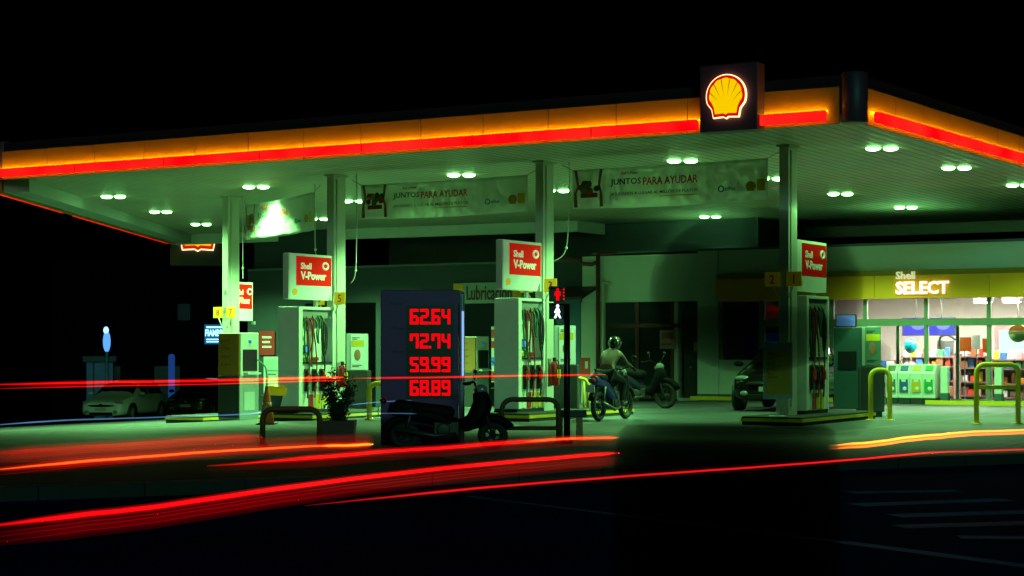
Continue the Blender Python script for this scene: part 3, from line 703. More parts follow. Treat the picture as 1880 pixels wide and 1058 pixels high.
# white cords hanging down from the soffit
for i, (px, Y, pyb, dx) in enumerate(((655, 35.0, 520, -0.12), (446, 40.0, 512, 0.0), (1045, 32.8, 480, -0.28), (578, 37.2, 480, 0.06))):
    p = Vector(((px - 940) / FPX * Y, Y, H)); zb = CAM_H + (HZ - pyb) * Y / FPX
    o = MB().tube(spline([p, (p.x, p.y, (H + zb) / 2 + 0.3), (p.x + dx * 0.2, p.y, zb + 0.25), (p.x + dx, p.y, zb)]), 0.012, 6).ball((p.x + dx * 0.2, p.y, zb + 0.25), 0.03).build('dangling_rope', column_p)
    tag(o, 'thin white cord hanging from the canopy ' + ('beside the number five column', 'left of the short bright banner', 'between the two long banners', 'over the sign of pump five')[i], 'rope')

# ------------------------------------------------------------------ station building
F0 = Vector((11.87, 40.4, 0))
def TT(px, d=0.0):
    A = F0 + V * d; k = (px - 940) / FPX; return (k * A.y - A.x) / (U.x - k * U.y)
def ZZ(px, py, d=0.0):
    q = F0 + V * d + U * TT(px, d); return CAM_H + (HZ - py) * q.y / FPX
bld = thing('station_building', 'long low pale station building with workshop bays and shop behind the pumps', 'building', (F0.x, F0.y, 0), RZ)
zb_ = -0.9
tL, tLub, tP = TT(455), TT(620), TT(1070)
t1105, t1280, t1320, tR = TT(1105), TT(1283), TT(1320), 9.0
PAR = 3.74; BOT = 2.52
mb = MB()                                                   # upper band over the workshop bays
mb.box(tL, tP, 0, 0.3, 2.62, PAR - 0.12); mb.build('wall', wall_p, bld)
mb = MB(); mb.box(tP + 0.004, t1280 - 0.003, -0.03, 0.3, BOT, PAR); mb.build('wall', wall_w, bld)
mb = MB(); mb.box(t1280, t1320, -0.08, 0.4, 0.14, PAR + 0.05); mb.build('pillar', wall_w, bld)
mb = MB(); mb.box(t1280 - 0.003, t1320 + 0.003, -0.085, 0.403, zb_, 0.137); mb.build('plinth', wall_d, bld)
mb = MB(); mb.box(t1320 + 0.004, tR, -0.03, 0.3, 3.18, PAR + 0.05); mb.build('parapet', wall_w, bld)
mb = MB(); k = 12; st = (tR - t1320 - 0.02) / k
for i in range(k): mb.box(t1320 + 0.01 + i * st, t1320 + 0.01 + (i + 1) * st - 0.008, -0.22, 0.3, 2.50, 3.05)
mb.build('shop_fascia', yellow_f, bld)
mb = MB(); mb.box(t1320 + 0.01, tR, -0.17, 0.3, 3.053, 3.177); mb.build('fascia_top', mat('fascia dark band', (0.35, 0.19, 0.01), 0.6), bld)  # darker, duller yellow strip above the fascia panels
# bays
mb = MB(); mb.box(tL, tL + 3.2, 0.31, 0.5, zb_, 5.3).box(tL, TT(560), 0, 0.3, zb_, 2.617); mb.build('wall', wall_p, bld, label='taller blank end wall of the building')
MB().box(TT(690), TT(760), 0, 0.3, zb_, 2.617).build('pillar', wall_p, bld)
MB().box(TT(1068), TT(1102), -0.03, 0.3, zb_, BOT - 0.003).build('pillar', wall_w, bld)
mb = MB(); mb.box(tL, t1320, 4.4, 4.6, zb_, 3.6).box(tL, t1320, 0.32, 4.4, 3.4, 3.5).box(t1280 + 0.1, t1280 + 0.2, 0.41, 4.39, zb_, 3.39); mb.build('workshop_interior', wall_d, bld)
mb = MB(); mb.box(TT(620), TT(1240) + 1.2, 2.6, 6, 3.78, 6.4); mb.build('upper_storey', wall_d, bld)
mb = MB(); mb.box(tL, TT(1086), 0, 9, PAR - 0.117, PAR - 0.06).box(TT(1088), tR, -0.05, 9, PAR + 0.052, PAR + 0.11); mb.build('roof', wall_d, bld)
# blue door beside the pillar, door and posters of the dark bay
mb = MB(); mb.box(TT(1020), TT(1064), 0.05, 0.12, -0.2, 2.6); mb.build('door', mat('blue door', (0.06, 0.16, 0.30), 0.5), bld)
mb = MB()
for x in (TT(1160), TT(1225)): mb.box(x - 0.05, x + 0.05, 0.3, 0.38, zb_, BOT)
mb.box(t1105, t1280, 0.3, 0.36, 1.85, 1.95); mb.build('door_frame', maroon, bld)
door = MB().box(TT(1243), TT(1278), 0.42, 0.5, -0.1, 2.45).build('door', mat('dark door', (0.02, 0.02, 0.025), 0.35), bld)
MB().box(TT(1262), TT(1269), 0.38, 0.415, ZZ(1265, 645), ZZ(1265, 628)).build('sticker', yellow, door)
MB().box(TT(1257), TT(1274), 0.38, 0.415, ZZ(1265, 650), ZZ(1265, 646)).build('sticker', red_p, door)
MB().ball((TT(1257), 0.37, ZZ(1257, 675)), 0.03).build('handle', chrome, door)
# Lubricacion sign band
lub = thing('workshop_sign', 'pale sign band reading Lubricación with yellow squares at each end', 'sign', (F0.x, F0.y, 0), RZ)
la, lb = TT(834), TT(960); zl0, zl1 = ZZ(895, 557), ZZ(895, 519)
MB().box(la, lb, -0.06, -0.003, zl0, zl1).build('sign_board', mat('sign board grey', (0.30, 0.36, 0.36), 0.7), lub, bevel=0.006)
MB().box(la + 0.02, TT(853), -0.068, -0.0605, zl0 + 0.05, zl1 - 0.03).build('yellow_square', yellow_f, lub)
MB().box(TT(944), lb - 0.02, -0.068, -0.0605, zl0 + 0.05, zl1 - 0.03).build('yellow_square', yellow_f, lub)
text('Lubricación', 'lettering', maroon, lub, 'front', (TT(859), -0.066, ZZ(895, 551)), 0.40, TT(942) - TT(859), 0.012, 0.012)
# drain pipe with a jog along the roof line
o = MB().tube([tuple(F0 + U * TT(x) + V * -0.13 + Vector((0, 0, ZZ(x, y)))) for x, y in ((1040, 476), (1066, 478), (1072, 485), (1092, 486), (1099, 482))], 0.05, 8)
o.tube([tuple(F0 + U * TT(1103) + V * -0.16 + Vector((0, 0, z))) for z in (gz(3, 44), 3.78)], 0.055, 8)
o.tube([tuple(F0 + U * TT(x) + V * -0.10 + Vector((0, 0, 3.80))) for x in (1100, 1135)], 0.04, 8)
tag(o.build('drain_pipe', maroon), 'dark red drain pipe running down the wall behind the walk signal', 'pipe')
o = MB().tube([tuple(F0 + U * TT(1112) + V * -0.14 + Vector((0, 0, z))) for z in (gz(3, 44), 3.0)] , 0.045, 8).tube([tuple(F0 + U * TT(x) + V * -0.14 + Vector((0, 0, 3.03))) for x in (1110, 1122)], 0.03, 8)
tag(o.build('white_pipe', column_p), 'white vertical pipe beside the dark red drain pipe', 'pipe')
# awning left of the pillar
t = thing('awning', 'small dark awning over the blue workshop door', 'awning', (F0.x, F0.y, 0), RZ)
a0, a1 = TT(1022), TT(1098)
MB().prism([(-0.9, ZZ(1060, 552)), (-0.9, ZZ(1060, 547)), (-0.01, ZZ(1060, 526)), (-0.01, ZZ(1060, 531))], a0, a1, 'x').build('awning_cloth', dark, t)
MB().tube([(a0 + 0.1, -0.85, ZZ(1060, 550)), (a0 + 0.1, -0.02, ZZ(1060, 560))], 0.02).build('awning_arm', grey, t)
# posters on the dark bay and on the left wall
def wall_poster(name, px0, px1, py0, py1, d, m, label, bands=()):
    t = thing(name, label, 'poster', (F0.x, F0.y, 0), RZ)
    x0, x1 = TT(px0, d), TT(px1, d); z0, z1 = ZZ((px0 + px1) / 2, py1, d), ZZ((px0 + px1) / 2, py0, d)
    MB().box(x0, x1, d - 0.02, d, z0, z1).build('sheet', m, t)
    for i, (f0, f1, g0, g1, bm_) in enumerate(bands):
        MB().box(x0 + (x1 - x0) * f0, x0 + (x1 - x0) * f1, d - 0.026, d - 0.021, z0 + (z1 - z0) * g0, z0 + (z1 - z0) * g1).build('print', bm_, t)
pinkp = mat('faded poster', (0.42, 0.22, 0.20), 0.7, var=0.3, scale=6)
wall_poster('wall_poster', 1212, 1240, 606, 641, 0.28, pinkp, 'faded pink poster on the dark workshop bay', ((0.1, 0.9, 0.55, 0.85, mat('poster red', (0.4, 0.06, 0.05), 0.6)), (0.12, 0.8, 0.2, 0.3, MATS['poster red'])))
wall_poster('wall_poster', 477, 505, 608, 652, -0.05, mat('dark red sign', (0.4, 0.03, 0.03), 0.5), 'dark red sign on the wall behind pump seven', ((0.2, 0.8, 0.3, 0.38, poster_w), (0.2, 0.7, 0.5, 0.58, poster_w), (0.2, 0.8, 0.7, 0.78, poster_w)))
wall_poster('notice_board', 485, 518, 655, 722, -0.25, mat('grey notice', (0.45, 0.5, 0.48), 0.6), 'grey framed notice board standing behind the trash bin', ((0.08, 0.92, 0.08, 0.92, mat('notice inner', (0.33, 0.40, 0.38), 0.6)), (0.2, 0.8, 0.6, 0.63, ink), (0.2, 0.7, 0.5, 0.53, ink), (0.2, 0.8, 0.4, 0.43, ink)))
wall_poster('oil_display', 903, 916, 600, 702, -0.6, whitem, 'narrow red and white product display left of the middle pump', ((0.0, 1, 0.62, 0.74, red_p), (0, 1, 0.8, 0.95, red_p), (0, 1, 0.3, 0.45, blue_dot), (0, 1, 0.02, 0.2, red_p)))
wall_poster('red_cabinet', 1066, 1084, 657, 690, -0.5, red_p, 'small red cabinet with white arrow behind the yellow hoop', ((0.5, 0.8, 0.4, 0.8, whitem),))

# ------------------------------------------------------------------ shop front and interior
frame_m = mat('green grey frame', (0.16, 0.22, 0.15), 0.45)
pane_m = glass('shop glass')
x_s = TT(1400); ceil_z = 2.66
mb = MB(); mb.box(TT(1321), TT(1397), -0.02, 0.25, 0.14, ZZ(1360, 661)); mb.build('window_sill_wall', wall_w, bld)
mb = MB(); mb.box(TT(1321), TT(1397), -0.015, 0.25, zb_, 0.137); mb.build('plinth', wall_d, bld)
wf = MB().box(TT(1318) + 0.004, TT(1326), -0.02, 0.2, ZZ(1360, 661) + 0.003, 2.497).box(TT(1394), TT(1399), -0.02, 0.2, 0.14, 2.497).build('window', frame_m, bld)
MB().box(TT(1326), TT(1394), 0.08, 0.09, ZZ(1360, 661), 2.49).build('pane', glass('dark window glass', (0.25, 0.28, 0.3)), wf)
wf = MB(); HD0, HD1 = ZZ(1720, 598), ZZ(1720, 585)
for px in (1400, 1462, 1527, 1588, 1700, 1815):
    wf.box(TT(px) - 0.045, TT(px) + 0.045, 0.0, 0.1, 0.02, 2.497)
wf.box(TT(1400), tR, -0.02, 0.12, HD0, HD1); wf.box(TT(1400), tR, -0.01, 0.11, 0.0, 0.10)
wf = wf.build('shop_front', frame_m, bld)
MB().box(TT(1403), tR, 0.048, 0.054, 0.10, 2.49).build('pane', pane_m, wf)
for px in (1645, 1755):
    MB().box(TT(px) - 0.04, TT(px) + 0.04, 0.13, 0.18, 0.02, HD0 - 0.003).build('sliding_door_stile', frame_m, wf)
# interior shell
cream = mat('cream wall', (0.66, 0.61, 0.55), 0.7, var=0.06); tile = mat('shop floor tile', (0.45, 0.42, 0.40), 0.3)
mb = MB(); mb.box(x_s - 0.2, tR, 6.0, 6.1, 0, ceil_z).box(tR, tR + 0.1, 0.3, 6.1, 0, ceil_z).box(x_s - 2.6, x_s - 2.5, 0.31, 6.1, 0, ceil_z).box(x_s - 2.5, x_s - 0.2, 6.0, 6.1, 0, ceil_z); mb.build('shop_interior_wall', cream, bld)
MB().box(x_s - 2.5, tR, 0.31, 6.1, ceil_z, ceil_z + 0.08).build('shop_ceiling', mat('shop ceiling white', (0.75, 0.72, 0.68), 0.8), bld)
MB().box(x_s - 2.5, tR, 0.31, 6.0, -0.06, 0.015).build('shop_floor', tile, bld)
def shopthing(name, label, cat, px, d, z=0.02, group=None):
    q = F0 + U * TT(px, d) + V * d; return thing(name, label, cat, (q.x, q.y, z), RZ, group)
shop_l = glow('shop lamp', (1.0, 0.94, 0.80), 250.0)
proto = None
for px, d in ((1805, 1.9), (1858, 1.7), (1712, .55), (1655, .55), (1770, .6), (1610, .55), (1830, .6), (1895, .6), (1930, 3.6), (1560, .6), (1640, 3.2), (1715, 3.2), (1790, 3.4), (1865, 3.4)):  # all but the first two are hidden lamps added to brighten the interior
    if proto is None:
        proto = shopthing('shop_ceiling_light', 'round warm lamp on the white shop ceiling', 'ceiling light', px, d, 2.47, 'round lamps on the shop ceiling')
        MB().lathe([(0.24, 0.17), (0.24, -0.03), (0.22, -0.04)], 24).build('lamp_rim', whitem, proto)
        MB().lathe([(0.21, -0.041), (0.18, -0.055), (0.02, -0.06)], 24).build('lens', shop_l, proto)
    else:
        q = F0 + U * TT(px, d) + V * d; dup(proto, (q.x, q.y, 2.47 if px == 1858 else ceil_z), RZ)
# shop name letters on the fascia
tt = thing('shop_name_sign', 'raised white letters reading Shell SELECT on the yellow fascia', 'sign', (F0.x, F0.y, 0), RZ)
lit_w = mat('lit white letters', (0.8, 0.75, 0.7), 0.4, emit=(1.0, 0.94, 0.86), es=0.95)
text('Shell', 'lettering', mat('dim lit letters', (0.7, 0.7, 0.5), 0.4, emit=(0.85, 0.9, 0.55), es=0.5), tt, 'front', (TT(1651), -0.235, ZZ(1690, 513)), 0.185, TT(1686) - TT(1651), 0.02, 0.04)
text('SELECT', 'lettering', lit_w, tt, 'front', (TT(1651), -0.235, ZZ(1690, 541)), 0.31, TT(1748) - TT(1651), 0.03, 0.05)
# televisions
tv_m = glow('blue TV screen', (0.14, 0.13, 1.0), 1.15); tv_l = glow('pale TV picture', (0.35, 0.40, 1.0), 1.3)
for px, lab in ((1682, 'blue lit television hung behind the balloon'), (1728, 'blue lit television hung right of the door mullion')):
    t = shopthing('television', lab, 'television', px, 2.2, 1.62)
    MB().box(-0.36, 0.36, 0, 0.05, 0, 0.46).build('tv_case', dark, t, bevel=0.01)
    MB().box(-0.34, 0.34, -0.006, -0.002, 0.02, 0.44).build('screen', tv_m, t)
    MB().ball((0.05, -0.008, 0.25), 0.17, 0.002, 0.10).build('picture', tv_l, t)
    MB().tube([(0, 0.02, 0.46), (0, 0.02, ceil_z - 1.62)], 0.02).build('ceiling_pole', grey, t)
t = shopthing('wall_screen', 'blue lit vertical screen inside the dark shop window', 'screen', 1378, 2.6, 1.0)
MB().box(-0.16, 0.16, 0, 0.05, 0, 0.7).build('tv_case', dark, t); MB().box(-0.14, 0.14, -0.006, -0.002, 0.02, 0.68).build('screen', glow('dim blue screen', (0.08, 0.2, 0.8), 0.5), t)
t = shopthing('display_fridge', 'tall blue lit drinks fridge in the shop behind the black car', 'fridge', 1412, 3.2, 0.02)
MB().box(-0.4, 0.4, 0, 0.6, 0, 1.9).build('cabinet', dark, t); MB().box(-0.34, 0.34, -0.006, -0.002, 0.2, 1.7).build('lit_door', glow('fridge blue', (0.05, 0.12, 0.6), 0.35), t)
t = shopthing('menu_board', 'orange menu board with red lit strip inside the shop', 'sign', 1412, 1.0, ZZ(1412, 583))
MB().box(-0.32, 0.3, 0, 0.06, 0, 0.33).build('board', orange_p, t); MB().box(-0.2, 0.28, -0.006, -0.002, 0.19, 0.27).build('lit_strip', led_red, t)
# balloon
t = shopthing('balloon', 'teal balloon floating inside the shop door', 'balloon', 1672, 1.0, ZZ(1672, 652))
MB().ball((0, 0, 0.22), 0.15, 0.15, 0.19, 20, 14).build('balloon_skin', mat('teal balloon', (0.0, 0.20, 0.24), 0.3), t)
MB().tube([(0, 0, 0.03), (0.02, 0, -0.3), (0.0, 0, -0.7)], 0.006, 5).build('string', white, t)
# round hanging sign and fridge
t = shopthing('round_hanging_sign', 'round multicoloured sign hanging in the right shop window', 'sign', 1869, 0.5, ZZ(1869, 611))
MB().lathe([(0.22, -0.015), (0.22, 0.015)], 28, 0, (0, 0, 0), 'y').build('disc', mat('sign green', (0.10, 0.35, 0.06), 0.5), t)
MB().box(-0.215, 0.215, -0.03, -0.016, -0.03, 0.04).build('band', mat('sign cream', (0.6, 0.55, 0.25), 0.5), t)
MB().prism([(0.2 * math.cos(a), 0.05 + 0.14 * math.sin(a)) for a in [i * math.pi / 10 for i in range(11)]], -0.03, -0.016).build('arc', mat('sign red orange', (0.7, 0.14, 0.02), 0.5), t)
MB().tube([(0, 0, 0.22), (0, 0, 0.9)], 0.008, 5).build('cord', grey, t)
t = shopthing('drinks_fridge', 'bright white lit drinks fridge behind the round sign', 'fridge', 1868, 3.4, 0.02)
MB().box(-0.6, 0.75, 0.05, 0.7, 0, 2.0).build('cabinet', mat('fridge brown', (0.2, 0.12, 0.12), 0.5), t, bevel=0.02)
MB().box(-0.48, 0.7, 0.035, 0.047, 0.75, 1.75).build('lit_door', glow('fridge light', (0.85, 0.95, 1.0), 1.3), t)
for i in range(12): MB().lathe([(0.045, 0), (0.045, 0.16), (0.02, 0.2), (0.02, 0.24)], 10, 0, (-0.42 + i * 0.095, 0.0, 0.86)).build('bottle', mat('bottle %s' % ('teal', 'blue', 'white')[i % 3], ((0.0, 0.35, 0.30), (0.05, 0.25, 0.45), (0.6, 0.6, 0.6))[i % 3], 0.3), t)
# coffee machine counter, shelves, products
prod = [('red', (0.7, 0.05, 0.03)), ('orange', (0.9, 0.27, 0.02)), ('yellow', (0.9, 0.6, 0.04)), ('white', (0.8, 0.78, 0.74)), ('pink', (0.8, 0.35, 0.4)), ('green', (0.08, 0.35, 0.15)), ('blue', (0.05, 0.15, 0.45)), ('brown', (0.25, 0.10, 0.05))]
pack_proto = {}
def pack(cn, pos, s):
    if cn not in pack_proto:
        m = mat('pack ' + cn, dict(prod)[cn], 0.4, var=0.35, scale=14)
        o = MB().box(-0.07, 0.07, -0.05, 0.05, 0, 0.2).build('snack_pack', m, bevel=0.012)
        tag(o, cn + ' packet on the shop shelves behind the glass', 'packet', cn + ' packets on the shop shelves'); pack_proto[cn] = o
    else:
        o = pack_proto[cn].copy(); COL.objects.link(o)
    o.location = pos; o.rotation_euler = (0, 0, RZ + random.uniform(-0.2, 0.2)); o.scale = s
wood = mat('shelf brown', (0.16, 0.09, 0.07), 0.5)
def shelf(px0, px1, d, levels, top, label, depth=0.4):
    x0, x1 = TT(px0, d), TT(px1, d); q = F0 + U * x0 + V * d
    t = thing('display_shelf', label, 'shelf', (q.x, q.y, 0.015), RZ); wd_ = x1 - x0
    mb = MB(); mb.box(0, 0.03, 0, depth, 0, top).box(wd_ - 0.03, wd_, 0, depth, 0, top).box(0.031, wd_ - 0.031, depth - 0.03, depth, 0, top); mb.build('shelf_frame', wood, t)
    for z in levels:
        MB().box(0.031, wd_ - 0.031, 0, depth - 0.032, z - 0.03, z).build('shelf_board', wood, t)
        x = 0.1
        while x < wd_ - 0.1:
            s = random.uniform(0.6, 1.25); cn = random.choice(prod)[0]
            pos = F0 + U * (x0 + x) + V * (d + random.uniform(0.07, 0.14)); pack(cn, (pos.x, pos.y, 0.017 + z), (random.uniform(0.7, 1.2), 1, s)); x += random.uniform(0.15, 0.21)
    return t
shelf(1655, 1752, 1.7, (0.15, 0.5, 0.85, 1.08), 1.1, 'brown low shelf of snacks behind the sliding door')
shelf(1762, 1812, 1.0, (0.15, 0.48, 0.82, 1.10), 1.12, 'brown shelf of snacks behind the fixed shop pane')
shelf(1820, 1896, 1.0, (0.12, 0.45, 0.80, 1.02), 1.04, 'brown shelf of snacks under the lit fridge')
shelf(1612, 1645, 0.9, (0.12, 0.45, 0.8), 1.0, 'shelf of colourful packets behind the recycling bins')
t = shopthing('coffee_counter', 'dark coffee machine with tall spout on the shop counter', 'coffee machine', 1725, 3.0, 0.02)
MB().box(-0.9, 0.9, 0, 0.6, 0, 1.15).build('counter', wood, t, bevel=0.01); MB().box(-0.1, 0.35, 0.1, 0.5, 1.152, 1.5).build('machine_body', grey, t, bevel=0.03)
MB().tube(spline([(0.0, 0.1, 1.2), (0.0, 0.05, 1.55), (0.2, 0.05, 1.62), (0.4, 0.05, 1.5)]), 0.03).build('spout', dark, t)
t = shopthing('promo_display', 'orange and white promotional cards standing in the shop window', 'display', 1785, 0.55, 0.02)
for dx, cm, w_, zt in ((-0.36, orange_p, 0.34, 1.55), (0.0, poster_w, 0.2, 1.6), (0.24, orange_p, 0.22, 1.52)):
    MB().box(dx, dx + w_, 0, 0.02, zt - 0.34, zt).build('card', cm, t)
    MB().box(dx + w_ / 2 - 0.01, dx + w_ / 2 + 0.01, 0.022, 0.04, 0, zt - 0.1).build('card_post', grey, t)
MB().box(-0.4, 0.5, 0.045, 0.3, 0, 0.03).build('base', grey, t)

# ------------------------------------------------------------------ recycling bins
rec_w = mat('recycling bin white', (0.66, 0.70, 0.62), 0.4, var=0.06)
for i, (nm, cl) in enumerate((('grey', (0.12, 0.12, 0.08)), ('blue', (0.02, 0.08, 0.28)), ('yellow', (0.6, 0.36, 0.01)), ('green', (0.02, 0.30, 0.06)))):
    px = 1642.5 + i * 22.7; q = F0 + U * TT(px, -0.75) + V * -0.75
    t = thing('recycling_bin', 'white recycling bin with %s picture and %s slot in front of the shop' % (nm, nm), 'recycling bin', (q.x, q.y, 0), RZ, 'four recycling bins before the shop')
    m = mat('bin ' + nm, cl, 0.5)
    MB().prism([(-0.22, 0.14), (-0.26, 0.72), (-0.10, 0.93), (0.22, 0.93), (0.24, 0.14)], -0.146, 0.146, 'x').build('bin_body', rec_w, t, bevel=0.012)
    MB().prism([(-0.21, 0.0), (-0.21, 0.136), (0.22, 0.136), (0.22, 0.0)], -0.14, 0.14, 'x').build('bin_base', dark, t)
    MB().prism([(-0.1, 0.28), (0.1, 0.28), (0.1, 0.58), (0.06, 0.58), (0.05, 0.52), (-0.05, 0.52), (-0.06, 0.58), (-0.1, 0.58)], -0.258, -0.236).build('picture', m, t)
    MB().ball((0.03, -0.262, 0.36), 0.05, 0.006, 0.05, 10, 6).build('picture_motif', rec_w, t)
    mb = MB(); mb.add([(-0.09, -0.225, 0.775), (0.09, -0.225, 0.775), (0.09, -0.135, 0.893), (-0.09, -0.135, 0.893), (-0.09, -0.235, 0.782), (0.09, -0.235, 0.782), (0.09, -0.145, 0.9), (-0.09, -0.145, 0.9)], [(0, 1, 2, 3), (4, 5, 6, 7), (0, 1, 5, 4), (1, 2, 6, 5), (2, 3, 7, 6), (3, 0, 4, 7)]); mb.build('slot', m, t)
# bollards in front of the shop
for px, lab in ((1735, 'white square bollard with dark foot beside the recycling bins'), (1834, 'white square bollard with dark foot behind the yellow hoop'), (1612, 'white square bollard with dark foot left of the recycling bins')):
    q = F0 + U * TT(px, -0.85) + V * -0.85; t = thing('bollard', lab, 'bollard', (q.x, q.y, 0), RZ, 'white bollards before the shop')
    MB().box(-0.085, 0.085, -0.085, 0.085, 0.26, 0.88).build('post', whitem, t, bevel=0.012); MB().box(-0.088, 0.088, -0.088, 0.088, 0, 0.257).build('foot', mat('teal foot', (0.04, 0.10, 0.11), 0.5), t)
q = F0
mb = MB(); mb.box(TT(1700, -1.1), tR, -1.16, -1.08, 0.0, 0.10).box(t1280, TT(1600, -0.5), -0.52, -0.42, 0.0, 0.09); struct(mb.build('yellow_kerb', yellow, None, (F0.x, F0.y, 0), RZ))

# ------------------------------------------------------------------ hoop barriers
def hoop(px0, px1, pyt, Y, label, mid=(), bars=(), r=0.032, rz=0.0, m=None, deep=0.0):
    a = at((px0 + px1) / 2, Y); s = FPX / Y; wd_ = (px1 - px0) / s - 2 * r; hh = CAM_H + (HZ - pyt) / s - a.z - r
    t = thing('hoop_barrier', label, 'barrier', a, rz, 'steel hoop barriers'); m = m or yellow
    rr = 0.14; p = [(-wd_ / 2, 0, -0.05), (-wd_ / 2, 0, hh - rr)]
    p += [(-wd_ / 2 + rr - rr * math.cos(k * math.pi / 12), 0, hh - rr + rr * math.sin(k * math.pi / 12)) for k in range(1, 7)]
    p += [(wd_ / 2 - rr + rr * math.sin(k * math.pi / 12), 0, hh - rr + rr * math.cos(k * math.pi / 12)) for k in range(0, 6)]
    p += [(wd_ / 2, 0, hh - rr), (wd_ / 2, 0, -0.05)]
    MB().tube(p, r, 12).build('hoop', m, t)
    for f in mid: MB().tube([(-wd_ / 2, 0, hh * f), (wd_ / 2, 0, hh * f)], r * 0.85, 10).build('rail', m, t)
    for f in bars: MB().tube([(wd_ * f, 0, 0.0), (wd_ * f, 0, hh)], r * 0.7, 8).build('upright', m, t)
    for sx_ in (-1, 1): MB().lathe([(r * 2.0, 0.0), (r * 2.0, 0.012), (r * 1.2, 0.02)], 14, 0, (sx_ * wd_ / 2, 0, 0)).build('base_flange', m, t)
yel_d = mat('shaded hoop paint', (0.12, 0.06, 0.012), 0.5, var=0.5, scale=9)  # yellow darkened in its colour, imitating the unlit sides of the hoops
hoop(1788, 1874, 665, 30.0, 'tall yellow hoop barrier with middle rail on the right', (0.62,), r=0.045)
hoop(1594, 1638, 675, 31.6, 'tall yellow hoop barrier beside the terminal', r=0.045)
hoop(673, 760, 700, 33.0, 'yellow hoop barrier half hidden by the price totem', r=0.05)
hoop(1045, 1083, 692, 34.2, 'narrow yellow hoop barrier with uprights behind the signal post', (0.15,), (-0.1, 0.25), r=0.035)
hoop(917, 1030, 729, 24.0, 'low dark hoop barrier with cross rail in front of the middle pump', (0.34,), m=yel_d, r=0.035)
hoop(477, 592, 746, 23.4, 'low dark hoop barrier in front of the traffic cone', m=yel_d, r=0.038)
# short rail on two posts by the walk signal
a = at(1052, 24.4); t = thing('post_rail', 'short dark rail on orange brown posts at the foot of the walk signal', 'barrier', a, 0)
MB().box(-0.24, 0.19, -0.06, 0.06, 0.34, 0.44).build('rail', black, t, bevel=0.01)
for x in (-0.19, 0.09): MB().box(x - 0.045, x + 0.045, -0.04, 0.04, -0.02, 0.337).build('post', mat('orange brown post', (0.45, 0.18, 0.03), 0.5), t, bevel=0.006)

# ------------------------------------------------------------------ price totem
a = at(775, 23.8); t = thing('price_totem', 'navy price totem with four rows of red lit digits', 'price sign', a, R(2))
TH = CAM_H + (HZ - 533) * 23.8 / FPX - a.z; S = 23.8 / FPX
def TX(px): return (px - 775) * S
def TZ(py): return CAM_H + (HZ - py) * S - a.z
mb = MB(); mb.prism([(-0.56, 0), (0.50, 0), (0.50, TH), (-0.53, TH), (-0.56, TH - 0.03)], -0.12, 0.12); mb.build('totem_body', navy, t, bevel=0.01)
mb = MB(); rr = 0.065
p = [(0.52, -0.10, 0.02), (0.52, -0.10, TH - 0.1)]
MB().prism([(0.503, 0), (0.58, 0), (0.58, TH - 0.08), (0.56, TH - 0.02), (0.503, TH)], -0.13, 0.13).build('side_trim', mat('totem trim', (0.28, 0.32, 0.45), 0.3, 0.6), t, bevel=0.02)
MB().tube([(0.555, -0.138, TZ(690)), (0.555, -0.138, TZ(572))], 0.012, 8).build('edge_glint', glow('edge glint blue', (0.30, 0.55, 1.0), 1.1), t)  # glowing tube added to imitate a bluish reflection along the trim
MB().tube(spline([(0.535, -0.136, TZ(700)), (0.535, -0.136, TZ(552)), (0.545, -0.136, TZ(541)), (0.56, -0.136, TZ(541)), (0.572, -0.136, TZ(552)), (0.572, -0.136, TZ(700))]), 0.006, 6).build('edge_tube', chrome, t)
MB().box(TX(746), TX(833), -0.124, -0.121, TZ(732), TZ(562)).build('display_window', black, t)
led = MB()
SEG = {'0': 'abcdef', '1': 'bc', '2': 'abged', '3': 'abgcd', '4': 'fgbc', '5': 'afgcd', '6': 'afgedc', '7': 'fabc', '8': 'abcdefg', '9': 'abcdfg'}
def digit(mb, ch, x, z, w_, h_):
    th = 0.036; y0, y1 = -0.13, -0.1245; g = 0.003
    B = {'a': (x + g, x + w_ - g, z + h_ - th, z + h_), 'd': (x + g, x + w_ - g, z, z + th), 'g': (x + th * .6, x + w_ - th * .6, z + h_ / 2 - th / 2, z + h_ / 2 + th / 2),
         'f': (x, x + th, z + h_ / 2 + g, z + h_ - g), 'b': (x + w_ - th, x + w_, z + h_ / 2 + g, z + h_ - g), 'e': (x, x + th, z + g, z + h_ / 2 - g), 'c': (x + w_ - th, x + w_, z + g, z + h_ / 2 - g)}
    for k, s in enumerate(SEG[ch]):
        x0, x1, z0, z1 = B[s]; mb.box(x0, x1, y0 - 0.0003 * k, y1, z0, z1)
for row, (py0, py1) in (('62.64', (568, 596)), ('72.74', (613, 640)), ('59.99', (656, 683)), ('68.89', (698, 726))):
    mb = MB(); x = TX(753); h_ = TZ(py0) - TZ(py1); z = TZ(py1); w_ = 0.118
    for ch in row:
        if ch == '.': mb.box(x - 0.012, x + 0.016, -0.13, -0.1245, z, z + 0.034); x += 0.022
        else: digit(mb, ch, x, z, w_, h_); x += w_ + 0.018
    mb.build('price_digits', led_red, t)
for s, py, px1 in (('Super', 562, 738), ('V-Power Nafta', 606, 763), ('V-Power Diesel', 649, 765), ('Diesel', 692, 740)):
    text(s, 'lettering', ink, t, 'front', (TX(718), -0.123, TZ(py)), 0.045, TX(px1) - TX(718), 0.0, 0.002)

